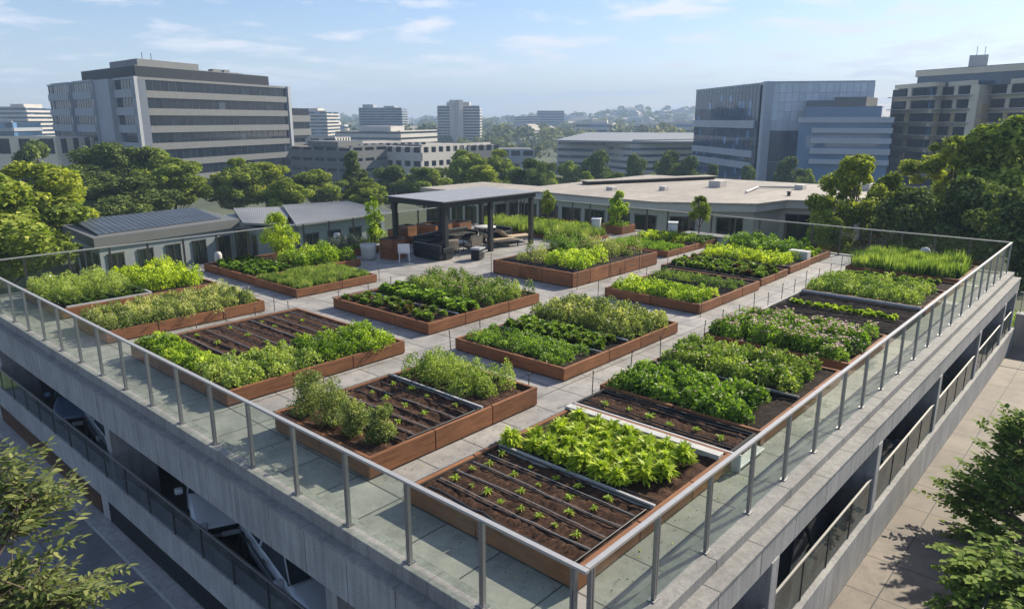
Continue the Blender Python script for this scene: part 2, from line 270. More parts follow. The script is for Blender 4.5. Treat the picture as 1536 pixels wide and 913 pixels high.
def trunk_mesh(H, R, blobs, seed, r0, base):
    r = np.random.default_rng(seed+5); m = MB(); top = np.array([r.normal(0, .05)*R, r.normal(0, .05)*R, H*.82]); pts = [np.array([0, 0, -.3])+ (top-np.array([0, 0, -.3]))*t+np.array([math.sin(t*5+seed)*.03*R, math.cos(t*4+seed)*.03*R, 0]) for t in np.linspace(0, 1, 7)]
    m.tube(pts, list(np.linspace(r0, r0*.18, 7)), 8)
    for b in blobs[:16]:
        c = np.array(b[:3]); st = pts[int(np.clip(round((c[2]-b[3])/H*.62*7), 1, 5))]; md = (st+c)/2+np.array([0, 0, -.08*H*.5]); m.tube([st, md, c], [r0*.38, r0*.24, r0*.08], 5)
    return m
def tree(name, loc, H, R, seed, mat, label, cat='tree', n=16000, leaf=.28, r0=None, base=.3, conic=0., nb=26, group=None, shell=.7, br=.30, wl=.7):
    root = empty(name, loc, label, cat, group); bl = tree_blobs(H, R, seed, nb, base, conic, br); trunk_mesh(H, R, bl, seed, r0 or H*.022, base).build('trunk', M['bark'], root)
    crown_mesh('crown', bl, n, leaf, mat, root, seed, shell, wl=wl); return root
# ================================================================== THE ROOF DECK AND GARAGE
XE, YE = 25.75, 23.12
g = empty('parking_garage', (0, 0, -3.4), 'grey concrete parking garage under the roof garden with open parking storey', 'parking garage')
XO, YO = -.27, -.42
def gp(mb, name, mat, bevel=0, parent=None): return mb.build(name, mat, parent or g, bevel, world=parent is None)
gp(MB().box(.02, .02, -.42, XE+.1, YE+.1, -.006), 'roof_slab', M['conc'])
cb = MB(); y = -.2; jl = []
while y < YE: cb.box(-.13, y, -.42, .17, min(y+2.4, YE+.3), .09); y += 2.406
x = .18
while x < XE+.2: cb.box(x, -.2, -.42, min(x+2.4, XE+.35), .19, .09); x += 2.406
gp(cb, 'curb', M['conc_l'], .008)
gp(MB().box(.18, YE+.02, -.42, XE+.3, YE+.28, .05).box(XE-.02+.1, .2, -.42, XE+.35, YE+.015, .05), 'rear_curb', M['conc_l'], .006)
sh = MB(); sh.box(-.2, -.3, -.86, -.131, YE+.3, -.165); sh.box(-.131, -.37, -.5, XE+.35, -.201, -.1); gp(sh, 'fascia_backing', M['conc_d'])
pc = MB(); y = -.33; k = 0
while y < YE:
    w = [1.02, 1.0, .96][k % 3]; y2 = min(y+w, YE+.32); MB().box(XO, y, -.87, -.2, y2-.018, -.16).build('fascia_panel', M['conc'], g, .004, world=True); pc.box(XO-.02, y, -.158, -.131, y2-.008, -.118); y = y2; k += 1
x = XO; k = 0
while x < XE:
    w = [1.28, 1.22][k % 2]; x2 = min(x+w, XE+.38); MB().box(x, YO, -.53, x2-.018, -.37, -.10).build('fascia_panel', M['conc'], g, .004, world=True); pc.box(x, YO-.02, -.098, x2-.008, -.201, -.058); x = x2; k += 1
gp(pc, 'ledge_cap', M['conc_l'], .004)
gp(MB().box(.0, .0, -3.25, XE, YE, -2.86), 'parking_floor', M['floor'])
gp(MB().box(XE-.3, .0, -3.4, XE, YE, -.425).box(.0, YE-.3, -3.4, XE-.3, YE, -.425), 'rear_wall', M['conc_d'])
bm_ = MB()
for xx in (4.0, 9.0, 13.95, 18.9, 23.2): bm_.box(xx-.2, .3, -.85, xx+.2, YE-.31, -.425)
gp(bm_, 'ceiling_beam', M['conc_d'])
for yy in (4.2, 12.5, 20.8): gp(MB().box(-.19, yy-.14, -3.05, .7, yy+.14, -.5), 'column', M['conc'], .01)
for xx in (4.0, 9.0, 13.95, 18.9, 23.2, 25.5): gp(MB().box(xx-.13, -.44, -3.05, xx+.13, .45, -.5), 'column', M['conc'], .01)
for xx in (9., 17.5):
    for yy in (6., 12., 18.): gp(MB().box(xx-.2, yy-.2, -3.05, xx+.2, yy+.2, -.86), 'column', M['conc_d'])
gp(MB().box(-.31, -.3, -2.78, .0, YE, -2.16), 'left_parapet', M['conc'], .01)
gp(MB().box(-.3, -.5, -3.3, XE+.3, -.12, -1.92), 'right_parapet', M['conc'], .01)
# lower slot on the left: piers, timber slats, dark louvres, kerb
for yy in (5.2, 13.0, 21.4): gp(MB().box(-.29, yy-.22, -3.32, .0, yy+.22, -2.78), 'pier', M['conc'], .008)
gp(MB().box(.02, .0, -3.4, .3, YE-.3, -2.5), 'recess_wall', M['walld'])
sl = MB(); 
for i in range(5): sl.box(-.31, 13.24, -3.27+i*.1, -.27, 21.16, -3.19+i*.1)
gp(sl, 'timber_slats', M['woodd'])
sl = MB()
for i in range(7): sl.box(-.30, 5.44, -3.28+i*.07, -.25, 12.76, -3.25+i*.07); sl.box(-.30, -.2, -3.28+i*.07, -.25, 4.96, -3.25+i*.07)
gp(sl, 'dark_louvres', M['charcoal'])
gp(MB().box(-.62, -.6, -3.44, .0, YE, -3.34), 'kerb', M['conc'], .01)
# lower balustrades
def low_rail(name, label, axis, c, a0, a1, z0, z1, step, gm, breaks=()):
    root = empty(name, (c if axis else a0, a0 if axis else c, z0), label, 'balustrade')
    def B(a, b, w, zz0, zz1): return MB().box(c-w/2, a, zz0, c+w/2, b, zz1) if axis else MB().box(a, c-w/2, zz0, b, c+w/2, zz1)
    B(a0, a1, .035, z1, z1+.03).build('top_rail', M['steel'], root, world=True)
    n = round((a1-a0)/step); s = (a1-a0)/n
    for i in range(n):
        B(a0+i*s+.02, a0+(i+1)*s-.02, .012, z0+.02, z1-.004).build('glass_pane', gm, root, world=True)
        B(a0+i*s-.012, a0+i*s+.012, .035, z0, z1-.001).build('post', M['dsteel'], root, world=True)
    return root
low_rail('glass_balustrade', 'smoked glass balustrade along the left parking storey above the shaded alley', 1, -.27, .2, YE-.3, -2.158, -1.55, 1.12, M['dglass'])
seg = [(-.1, 3.82), (4.18, 8.82), (9.18, 13.77), (14.13, 18.72), (19.08, 23.02), (23.38, 25.4)]
nmr = ['under the garden corner', 'in the bay nearest the corner', 'in the second bay from the corner', 'in the third bay from the corner', 'in the fourth bay from the corner', 'in the bay beside the patio end wall']
for (a, b), t in zip(seg, nmr): tag(low_rail('screen_balustrade', 'dark grey panel balustrade '+t+' on the patio side', 0, -.40, a, b, -1.918, -1.2, 1.1, M['gglass']), group='panel balustrades on the patio side')
# deck surface
def sheet(name, x0, y0, x1, y1, z, mat, kind='structure'):
    o = MB().add([(x0, y0, z), (x1, y0, z), (x1, y1, z), (x0, y1, z)], [(0, 1, 2, 3)]).build(name, mat); tag(o, kind=kind); return o
sheet('deck_paving', .172, .192, XE+.078, YE+.018, .0, M['deck'])
# top railing
def railing(label, p0, p1, n, z0, z1, inset, flat, off=.044):
    root = empty('glass_railing', (p0[0], p0[1], z0), label, 'railing', 'steel and glass railings round the roof garden'); p0 = np.array(p0); p1 = np.array(p1); d = (p1-p0)/np.linalg.norm(p1-p0); nn = np.array([-d[1], d[0]]); ln = np.linalg.norm(p1-p0)
    MB().obox(p0+d*off, p1, .062 if flat else .05, z1-.03, z1+.012).build('handrail', M['rail'], root, .012, world=True)
    for i in range(n+1):
        q = p0+d*(inset+(ln-2*inset)*i/n); r_ = .0
        m = MB(); 
        for sgn in (-1, 1): m.obox(q-d*.013+nn*sgn*.0+d*sgn*.019, q+d*.013+d*sgn*.019, .055, z0+.012, z1-.031)
        m.obox(q-d*.07, q+d*.07, .10, z0, z0+.012); m.tube([(q[0]-d[0]*.055, q[1]-d[1]*.055, z0), (q[0]-d[0]*.055, q[1]-d[1]*.055, z0+.02)], .01, 6)
        m.build('post', M['steel'] if flat else M['dsteel'], root, .006, world=True)
        if i < n: 
            q2 = p0+d*(inset+(ln-2*inset)*(i+1)/n); MB().obox(q+d*.045, q2-d*.045, .01, z0+.03, z1-.05).build('glass_pane', M['glass'] if flat else M['glassr'], root, world=True)
    return root
railing('long steel and glass railing along the left edge above the shaded alley', (0, 0), (0, YE), 18, .092, 1.2, .12, True, -.043)
railing('steel and glass railing along the right edge above the sunlit patio', (0, 0), (XE, 0), 20, .092, 1.2, .12, True)
railing('glass railing along the rear left edge in front of the grey metal roofs', (0, YE), (XE, YE), 20, .052, 1.2, .12, False)
railing('glass railing along the rear right edge before the large trees', (XE, 0), (XE, YE), 20, .052, 1.2, .12, False)
# ================================================================== PLANTER BEDS
def hose(pts, r=.012, mi=0): return MB().tube(pts, r, 6)
def soil_mesh(x0, x1, y0, y1, z, amp=.02, seed=0, fur=0, fdir=1):
    nx = max(8, int((x1-x0)/.06)); ny = max(8, int((y1-y0)/.06)); X, Y = np.meshgrid(np.linspace(x0, x1, nx), np.linspace(y0, y1, ny)); r = np.random.default_rng(seed)
    Z = z+amp*r.normal(0, .35, X.shape)+amp*fbm(X.ravel()*3, Y.ravel()*3, 1., seed).reshape(X.shape)*1.6
    if fur: Z = Z+.018*np.cos((X if fdir else Y)*2*PI/fur)
    v = np.stack([X, Y, Z], -1).reshape(-1, 3); m = MB(); f = [(j*nx+i, j*nx+i+1, (j+1)*nx+i+1, (j+1)*nx+i) for j in range(ny-1) for i in range(nx-1)]; m.add(v, f, 0, True); return m
def bed(label, x0, x1, y0, y1, H=.3, seg=1.35, soil='soil', soilz=.05, fur=0, side=(1, 1, 1, 1), name='planter_bed', wz=None, seed=1):
    root = empty(name, ((x0+x1)/2, (y0+y1)/2, 0), label, 'raised bed'); th = .065
    for s_, (ax, c, a0, a1) in zip(side, ((0, y0, x0, x1), (1, x0, y0+th+.006, y1-th-.006), (0, y1-th, x0, x1), (1, x1-th, y0+th+.006, y1-th-.006))):
        n = max(1, round((a1-a0)/seg)); s = (a1-a0)/n; rr = np.random.default_rng(int(abs(c*100+a0*7))); cuts = [a0]+[a0+s*(i+rr.uniform(-.12, .12)) for i in range(1, n)]+[a1]
        for i in range(n):
            a, b = cuts[i]+(.011 if i else 0), cuts[i+1]-(.011 if i < n-1 else 0); dz = rr.uniform(-.006, .006)
            (MB().box(a, c, .028, b, c+th, H+dz) if ax == 0 else MB().box(c, a, .028, c+th, b, H+dz)).build('side_board', (M['woodx'] if ax == 0 else M['woody']) if s_ == 1 else M['fabric'], root, .006, world=True)
    MB().box(x0+th+.002, y0+th+.002, .01, x1-th-.002, y0+th+.02, H-.025).box(x0+th+.002, y1-th-.02, .01, x1-th-.002, y1-th-.002, H-.025).box(x0+th+.002, y0+th+.021, .01, x0+th+.02, y1-th-.021, H-.025).box(x1-th-.02, y0+th+.021, .01, x1-th-.002, y1-th-.021, H-.025).box(x0+.02, y0+.02, .003, x1-.02, y1-.02, .026).build('liner', M['fabric'], root, world=True)
    soil_mesh(x0+th+.021, x1-th-.021, y0+th+.021, y1-th-.021, H-soilz, .02, int(x0*10), fur).build('soil', M[soil], root, world=True)
    return root
def yhoses(root, xs, y0, y1, z, mat='black', r=.014, wob=.02, seed=0):
    rr = np.random.default_rng(seed+int(xs[0]*50))
    for xx in xs:
        ph = rr.uniform(0, 6); pts = [(xx+wob*math.sin(ph+t*4.3)+rr.normal(0, wob*.3), y0+(y1-y0)*t, z+abs(rr.normal(0, .006))) for t in np.linspace(0, 1, 13)]
        MB().tube(pts, r, 6).build('irrigation_hose', M[mat], root, world=True)
def xbar(root, x0, x1, y, z, mat, r=.02): MB().tube([(x0, y, z), (x1, y, z)], r, 8).build('header_pipe', M[mat], root, world=True)
def rail_board(root, x, y0, y1, z0, z1, w, mat): MB().box(x-w/2, y0, z0, x+w/2, y1, z1).build('divider_board', M[mat], root, .006, world=True)
# front bed
b1 = bed('front wooden bed of dark soil nearest the glass corner', 1.0, 5.1, .8, 3.85, .31, 1.5, fur=.34)
yhoses(b1, [1.42, 1.78, 2.12, 2.46], .95, 3.7, .28, 'black', .013); yhoses(b1, [1.47, 1.83, 2.17, 2.51], .95, 3.7, .29, 'pipe_l', .005)
yhoses(b1, [1.12], .95, 3.6, .30, 'black', .022, .05); xbar(b1, 1.1, 2.75, .93, .30, 'black', .014)
rail_board(b1, 2.86, .87, 3.78, .2, .335, .05, 'pipe_l'); yhoses(b1, [2.78, 2.94], .9, 3.75, .33, 'black', .012); rail_board(b1, 4.86, .87, 3.9, .2, .36, .17, 'offwhite')
MB().box(1.0, 3.853, .29, 5.1, 3.885, .325).build('edge_trim', M['conc_l'], b1, .005, world=True)
b1b = empty('fabric_bed', (5.6, 2.4, 0), 'narrow black fabric trough of dry soil beside the bright green seedlings', 'raised bed')
MB().box(5.16, .85, .003, 6.16, .9, .28).box(5.16, 3.95, .003, 6.16, 4.0, .28).box(5.16, .9, .003, 5.2, 3.95, .28).box(6.12, .9, .003, 6.16, 3.95, .28).build('trough_wall', M['fabric'], b1b, .01, world=True)
soil_mesh(5.2, 6.12, .9, 3.95, .22, .02, 5, .3).build('soil', M['soil'], b1b, world=True); yhoses(b1b, [5.3, 5.42, 5.85, 6.03], .9, 3.95, .265, 'black', .014, .03)
MB().box(5.115, .66, .003, 5.155, 3.95, .31).box(5.155, .66, .05, 6.1, .84, .09).build('white_gutter', M['white'], b1b, .008, world=True)
# row one beds
b = bed('wooden bed with two thick leafy rows behind the black trough', 6.24, 10.35, .8, 4.15, .30, 1.35, 'soild')
yhoses(b, [8.1], .9, 4.05, .31, 'black', .03, .02); rail_board(b, 8.2, .9, 4.05, .2, .33, .03, 'pipe')
bed('wooden bed under the pink flowering hedge', 10.85, 13.75, .8, 4.25, .31, 1.3, 'soild')
b = bed('dark netted bed with one thin row of pale seedlings', 13.95, 17.3, .8, 4.25, .24, 1.3, 'soild', .03, .4, (2, 2, 2, 2), 'netted_bed')
yhoses(b, list(np.arange(14.15, 17.1, .27)), .9, 4.15, .255, 'black', .012, .02); yhoses(b, list(np.arange(14.25, 17.1, .55)), .9, 4.15, .262, 'woodd', .010, .03)
yhoses(b, [17.22], .85, 4.2, .28, 'pipe', .055, .0); MB().box(13.93, 4.25, .003, 17.35, 4.36, .2).build('white_edge', M['offwhite'], b, .01, world=True)
bed('low wooden bed filled edge to edge with a dense green hedge', 17.55, 20.25, .8, 4.3, .27, 1.3, 'soild')
b = bed('shallow wooden bed with small sparse rows before the tall grass', 20.3, 21.9, .8, 4.3, .24, 1.3, 'soild')
bed('far wooden bed filled with tall feathery grass near the right corner', 22.0, 25.15, .8, 4.4, .33, 1.4, 'soild')
# row two
b2 = bed('wooden bed with ribbed bare soil, three bushes and a loose hedge', 1.05, 5.12, 4.85, 7.6, .38, 1.42, fur=.3)
yhoses(b2, [2.1, 2.4, 2.7, 3.0, 3.3], 4.98, 7.45, .352, 'black', .012); yhoses(b2, [2.14, 2.44, 3.04], 4.98, 7.45, .358, 'pipe_l', .005); xbar(b2, 1.9, 3.6, 4.97, .37, 'black'); rail_board(b2, 3.66, 4.93, 7.52, .25, .41, .05, 'pipe_l'); yhoses(b2, [3.58], 4.95, 7.5, .4, 'black', .014); yhoses(b2, [1.85], 4.98, 7.45, .37, 'black', .02, .06)
MB().box(1.05, 7.603, .36, 3.7, 7.64, .40).build('edge_trim', M['conc_l'], b2, .005, world=True)
b = bed('wooden bed holding lettuces and a big sage green mound', 6.5, 11.38, 5.25, 8.6, .3, 1.6, 'soild'); yhoses(b, [7.95], 5.3, 8.5, .31, 'pipe_l', .014, .04); yhoses(b, [9.05], 5.3, 8.5, .33, 'pipe_l', .022); yhoses(b, [7.88, 8.6], 5.3, 8.5, .29, 'black')
b = bed('wooden bed with a bright green row and a grey green row', 13.45, 17.6, 5.7, 9.0, .3, 1.35, 'soild', fur=.4); yhoses(b, [15.3, 15.6, 15.9], 5.8, 8.9, .29, 'black')
b = bed('shallow bed of mixed red and green lettuce rows', 18.1, 20.4, 5.85, 9.7, .25, 1.3, 'soild', side=(1, 2, 1, 1)); yhoses(b, [18.5, 19.2, 19.9], 5.95, 9.6, .24, 'black')
b = bed('wooden bed with a yellow green hedge on the cross path', 20.75, 22.75, 5.9, 9.7, .27, 1.2, 'soild', side=(1, 2, 1, 1))
b = bed('wooden bed of dark tall leaves next to the rear right railing', 22.8, 25.1, 5.95, 9.75, .27, 1.2, 'soild')
# row three
b3 = bed('large wooden bed half bare soil with hose lines, left foreground', 1.02, 5.5, 9.3, 13.95, .32, 1.5, fur=.36)
yhoses(b3, list(np.arange(2.15, 5.3, .30)), 11.1, 13.8, .292, 'black', .012); yhoses(b3, list(np.arange(2.19, 5.3, .60)), 11.1, 13.8, .298, 'pipe_l', .005); MB().box(1.95, 11.0, .22, 5.42, 11.05, .35).build('divider_board', M['pipe'], b3, .005, world=True); MB().box(1.02, 13.953, .3, 5.5, 13.99, .345).build('edge_trim', M['conc_l'], b3, .005, world=True); MB().box(3.3, 9.38, .2, 3.35, 11.0, .33).build('divider_board', M['black'], b3, .005, world=True)
b = bed('central wooden bed of seedlings, lettuces and flowering herbs', 6.86, 11.38, 9.98, 14.2, .32, 1.45, 'soil', fur=.45); yhoses(b, [8.05], 10.1, 14.1, .31, 'pipe_l', .016); yhoses(b, [7.5, 9.15], 10.1, 14.1, .3, 'black', .02)
MB().box(6.86, 14.203, .3, 11.38, 14.24, .345).build('edge_trim', M['conc_l'], b, .005, world=True)
b = bed('tall wooden bed of mixed shrubs in front of the canopy', 13.7, 19.1, 10.45, 14.1, .5, 1.15, 'soild'); yhoses(b, [14.0, 14.25], 10.55, 14.0, .47, 'black', .02, .05)
b = bed('low wooden bed with green rows and bare strips toward the rear', 20.6, 25.1, 10.85, 14.1, .27, 1.2, 'soil', fur=.5, side=(1, 1, 1, 1)); rail_board(b, 22.9, 10.9, 14.0, .2, .3, .05, 'fabric')
# row four and five
bed('long wooden bed full of pale sage green plants by the left railing', 1.0, 5.32, 15.4, 17.65, .32, 1.3, 'soild')
bed('wooden bed filled with short bright grass, one of a joined pair', 6.8, 9.95, 16.08, 18.72, .28, 1.3, 'soild')
b = bed('wooden bed in the left corner with herbs and lime greens', 1.05, 5.6, 18.8, 22.5, .3, 1.3, 'soild'); MB().box(3.5, 18.9, .2, 3.56, 22.4, .35).box(1.2, 18.87, .25, 3.5, 18.93, .34).build('divider_board', M['pipe_l'], b, .005, world=True)
b = bed('wooden bed of dark seedlings and bright shrubs in the rear left', 6.85, 11.3, 18.8, 22.4, .28, 1.3, 'soil'); yhoses(b, [8.75], 18.9, 22.3, .28, 'black', .02)
bed('small wooden bed with blue grey bushes left of the canopy', 11.7, 13.6, 20.6, 22.4, .28, 1.2, 'soild')
bed('long bed of knee high grass behind the canopy', 21.0, 23.2, 15.5, 22.3, .16, 1.5, 'soil')
bed('rear bed of low flowers and dark soil in front of the beige building', 23.6, 25.3, 16.9, 22.6, .2, 1.3, 'soild')
# ------------------------------------------------------------------ crops
rs = np.random.default_rng(3)
def V3(x, y, z): return (x, y, z)
# bright seedlings of the front bed: one thing each
def plant_proto(name, label, cat, mat, n, leaf, H, R, style='rosette', seed=1, group=None, stem=True):
    r = np.random.default_rng(seed); root = empty(name, (0, 0, -50), label, cat, group); az = r.uniform(0, 2*PI, n); el = r.uniform(.1, 1.4, n); t = r.random(n)
    D = unit(np.stack([np.cos(az)*np.cos(el), np.sin(az)*np.cos(el), np.sin(el)*.8+.05], 1)); base = np.stack([np.cos(az)*R*.45*t, np.sin(az)*R*.45*t, H*(.15+.6*(1-t*.6)*r.random(n))], 1)
    N = unit(np.stack([-np.cos(az)*.5, -np.sin(az)*.5, np.ones(n)], 1)+r.normal(0, .3, (n, 3))); Ln = leaf*r.uniform(.6, 1.25, n); fast_mesh('foliage', quads(base, D, N, Ln, Ln*.42, .25, .35), 4, mat, np.clip(r.normal(.55, .22, n), 0, 1), None, root)
    if stem: 
        m = MB(); [m.tube([(0, 0, -.02), (.3*R*math.cos(a), .3*R*math.sin(a), H*.7)], .006, 5) for a in np.linspace(0, 6.28, 5)[:4]]; m.build('stem', LF['green'], root)
    return root
protos = [plant_proto('leafy_plant', 'x', 'vegetable plant', LF['lime'], 270, .125, .34, .21, seed=s) for s in (1, 2, 3)]
for p_ in protos: KIDS[p_.name] = kids(p_)
GR = 'bright fern-like plants in the front bed'; used = [False]*3
rows = [3.08, 3.4, 3.72, 4.04, 4.36]
for i, xx in enumerate(rows):
    ys = np.arange(1.25+.12*(i % 2), 3.7, .34); ys = ys[(ys > 1.0+.12*(4-i))][:7]
    for j, yy in enumerate(ys[::-1]):
        k = int(rs.integers(0, 3)); lab = f'bright lime plant, {ORD[j]} from the path in the {ORD[i]} row beyond bare soil'
        loc = (xx+rs.normal(0, .03), yy+rs.normal(0, .03), .25); sc = rs.uniform(.95, 1.25); rz = rs.uniform(0, 6)
        if not used[k]: used[k] = True; o = protos[k]; o.location = loc; o.scale = (sc,)*3; o.rotation_euler = (0, 0, rz); o['label'] = lab; o['group'] = GR
        else: copy_tree(protos[k], loc, rz, sc, lab, GR)
sp_ = plant_proto('seedling', 'x', 'seedling', LF['bright'], 34, .075, .09, .07, seed=9, stem=False); KIDS[sp_.name] = kids(sp_); first = [True]
def seedling(x, y, z, s, label, group):
    if first[0]: first[0] = False; o = sp_; o.location = (x, y, z); o.scale = (s,)*3; o['label'] = label; o['group'] = group; return
    copy_tree(sp_, (x, y, z), random.uniform(0, 6), s, label, group)
for i, (xx, n) in enumerate([(1.62, 8), (1.97, 3), (2.3, 5), (2.64, 5)]):
    for j in range(n): seedling(xx+rs.normal(0, .02), 3.55-(j+.3*rs.random())*(2.5/n), .265, rs.uniform(.5, 1.05), f'little seedling, {ORD[j]} from the path in the {ORD[i]} lane of front soil', 'seedlings between the hoses of the front bed')
for i, (xx, n) in enumerate([(2.25, 4), (2.85, 4), (3.42, 4)]):
    for j in range(n): seedling(xx+rs.normal(0, .02), 7.3-(j+.4*rs.random())*(2.2/n), .335, rs.uniform(.6, 1.1), f'small seedling, {ORD[j]} from the path in {ORD[i]} lane beside the grey bushes', 'seedlings beside the three bushes')
for i, xx in enumerate(np.arange(2.4, 5.3, .84)):
    for j in range(3): seedling(xx+rs.normal(0, .03), 13.4-j*.85+rs.normal(0, .12), .275, rs.uniform(.6, 1.1), f'tiny seedling, {ORD[j]} from far edge in the {ORD[i]} lane of left bare soil', 'seedlings in the left bare soil')
for j in range(6): seedling(5.62+.08*math.sin(j*2.1), 1.25+j*.46, .215, rs.uniform(.8, 1.2), f'spindly seedling, {ORD[j]} from the railing in the black fabric trough', 'seedlings in the black trough')
C_ = crop
C_('leafy_hedge', 'thick row of glossy green leaves beside the black trough', 6.45, 7.85, 1.3, 4.0, .25, .34, LF['green'], .3, .085, 120, 'mound', flowers=.5, tone=.18, wl=.6, cat='leafy row')
C_('leafy_hedge', 'second thick leafy row, behind the black divider pipe', 8.45, 10.1, 1.15, 4.05, .25, .40, LF['herb'], .3, .07, 150, 'mound', tone=.02, flowers=.6, cat='leafy row')
C_('flowering_hedge', 'dark green hedge topped with pink and white blossoms', 11.0, 13.5, 1.05, 4.15, .26, .44, LF['green'], .32, .07, 170, 'mound', flowers=9, tone=.12, cat='flowering hedge')
C_('vegetable_row', 'thin pale green row along the middle of the netted bed', 15.45, 15.95, 1.1, 4.0, .22, .13, LF['bright'], .22, .06, 40, 'rosette', cat='vegetable row', seed=1)
C_('leafy_hedge', 'dense mid green hedge next to the netted bed', 17.65, 20.1, 1.1, 4.25, .22, .40, LF['herb'], .28, .06, 120, 'mound', tone=.08, cat='hedge')
C_('vegetable_row', 'small sparse green row in front of the tall grass', 20.5, 21.1, 1.3, 4.1, .2, .18, LF['green'], .26, .06, 70, 'rosette', tone=.15, cat='vegetable row')
C_('vegetable_row', 'sprawling weedy row at the foot of the tall grass bed', 21.25, 21.7, 1.2, 3.9, .2, .16, LF['herb'], .26, .05, 60, 'rosette', cat='vegetable row')
C_('tall_grass', 'tall feathery grass with white tips near the right railing corner', 22.2, 25.0, 1.0, 4.3, .27, .50, LF['herb'], .3, .055, 130, 'grass', flowers=.25, cat='grass', rag=.35)
# bushes
def bush(x, y, z, H, R, mat, label, n=2600, leaf=.05, seed=1, group=None, name='bush'):
    root = empty(name, (x, y, z), label, 'bush', group); r = np.random.default_rng(seed); bl = [(R*.5*math.cos(a)*q, R*.5*math.sin(a)*q, H*t, R*.42*(1.15-t*.55)) for a, q, t in zip(r.uniform(0, 6.3, 16), r.uniform(.3, 1.1, 16), np.linspace(.16, .9, 16))]+[(0, 0, H*.9, R*.22)]
    m = MB(); [m.tube([(0, 0, -.03), (b_[0]*.6, b_[1]*.6, b_[2]*.6), b_[:3]], [.018, .012, .004], 5) for b_ in bl[::2]]; m.build('stem', M['bark'], root); crown_mesh('foliage', bl, n, leaf, mat, root, seed, .5, wl=.45); return root
for i, (x, y, H, R, n_) in enumerate([(1.5, 7.1, .85, .46, 'grey green feathery bush, furthest of four in the bare soil bed'), (1.5, 6.45, .80, .45, 'tallest grey green bush, second furthest in the bare soil bed'), (1.52, 5.85, .62, .36, 'middling grey green bush, second nearest the railing in its bed'), (1.65, 5.3, .62, .34, 'small pointed grey green bush nearest the railing in its bed')]):
    bush(x, y, .32, H, R, LF['sage'], n_, 4200, .042, 30+i, 'grey green bushes in the bare soil bed')
C_('herb_hedge', 'tall loose light green herb hedge beside bare ribbed soil', 3.85, 4.95, 5.25, 7.45, .33, .62, LF['herb'], .34, .05, 330, 'mound', tone=.18, rag=.4, cat='herb hedge', wl=.5)
C_('leafy_row', 'low feathery green row at the near side of the lettuce bed', 6.75, 7.75, 5.55, 8.45, .24, .26, LF['green'], .26, .055, 110, 'mound', tone=.22, cat='leafy row')
C_('lettuce_row', 'mixed green and red lettuces in the middle of their bed', 8.1, 8.95, 5.5, 8.4, .25, .2, LF['mixed'], .28, .09, 60, 'rosette', tone=.25, cat='lettuce')
C_('herb_mound', 'big domed mound of sage green foliage', 9.2, 11.25, 5.4, 8.5, .25, .66, LF['sage'], .28, .065, 150, 'mound', dome=.45, rag=.12, tone=-.12, cat='herb mound', flowers=.2)
C_('leafy_row', 'vivid green leafy row on the middle path corner', 13.6, 15.1, 5.9, 8.9, .24, .30, LF['bright'], .26, .07, 75, 'mound', tone=-.05, cat='leafy row')
C_('herb_row', 'grey green low row behind black netting', 15.95, 16.95, 5.9, 8.9, .24, .24, LF['herb'], .25, .045, 90, 'mound', tone=-.25, cat='herb row')
C_('lettuce_row', 'far bed of speckled red and green lettuce', 18.35, 20.2, 6.0, 9.55, .2, .18, LF['mixed'], .3, .08, 48, 'rosette', tone=.08, cat='lettuce', rag=.4)
C_('leafy_hedge', 'yellow green hedge beside the speckled lettuces', 20.95, 22.5, 6.3, 9.6, .22, .36, LF['lime'], .28, .075, 75, 'mound', tone=-.05, cat='hedge')
C_('leafy_hedge', 'dark green tall leaves before the rear right railing', 22.95, 25.0, 6.8, 9.65, .22, .58, LF['green'], .32, .09, 120, 'mound', tone=.0, cat='leafy plants')
C_('vegetable_row', 'small pale vegetables at the path end of the rear right bed', 23.0, 24.9, 6.1, 6.75, .22, .3, LF['bright'], .3, .06, 60, 'rosette', cat='vegetables')
C_('leafy_row', 'green row along the railing side of the left bare soil bed', 1.15, 1.85, 11.15, 13.8, .27, .26, LF['bright'], .26, .06, 130, 'mound', tone=-.12, cat='leafy row')
C_('leafy_hedge', 'frilly light green hedge at the near left corner of the bare soil bed', 1.18, 3.22, 9.42, 10.9, .27, .30, LF['herb'], .28, .065, 150, 'mound', tone=.25, cat='leafy row')
C_('leafy_hedge', 'fresh green leafy mound at the path corner of the bare soil bed', 3.42, 5.35, 9.42, 10.95, .27, .34, LF['bright'], .28, .065, 140, 'mound', tone=-.25, cat='leafy row')
C_('vegetable_row', 'sparse seedlings with red stems, near row of the central bed', 7.05, 7.9, 10.2, 14.0, .27, .2, LF['mixed'], .3, .06, 60, 'rosette', tone=.12, cat='vegetable row', skip=.12)
C_('lettuce_row', 'dark green lettuce row in the middle of the central bed', 8.2, 9.1, 10.2, 14.0, .27, .28, LF['green'], .3, .09, 75, 'rosette', tone=.22, cat='lettuce')
C_('flowering_herbs', 'tall herbs dotted with cream flowers in the central bed', 9.35, 11.2, 10.2, 14.0, .27, .48, LF['herb'], .3, .055, 170, 'mound', flowers=2.2, tone=-.12, rag=.35, cat='flowering herbs')
C_('shrub_clump', 'bright yellow green clump at the front of the tall bed', 14.6, 16.3, 10.9, 12.6, .45, .5, LF['bright'], .42, .08, 220, 'mound', tone=.05, rag=.4, cat='shrubs')
C_('shrub_clump', 'pale airy shrubs at the left end of the tall bed', 14.5, 15.6, 12.7, 13.8, .45, .62, LF['sage'], .45, .05, 260, 'mound', tone=.1, rag=.5, cat='shrubs')
C_('shrub_clump', 'darker green shrubs with small blooms in the middle of the tall bed', 16.0, 17.6, 12.3, 13.8, .45, .75, LF['green'], .42, .06, 260, 'mound', tone=.15, rag=.5, flowers=1.5, cat='shrubs')
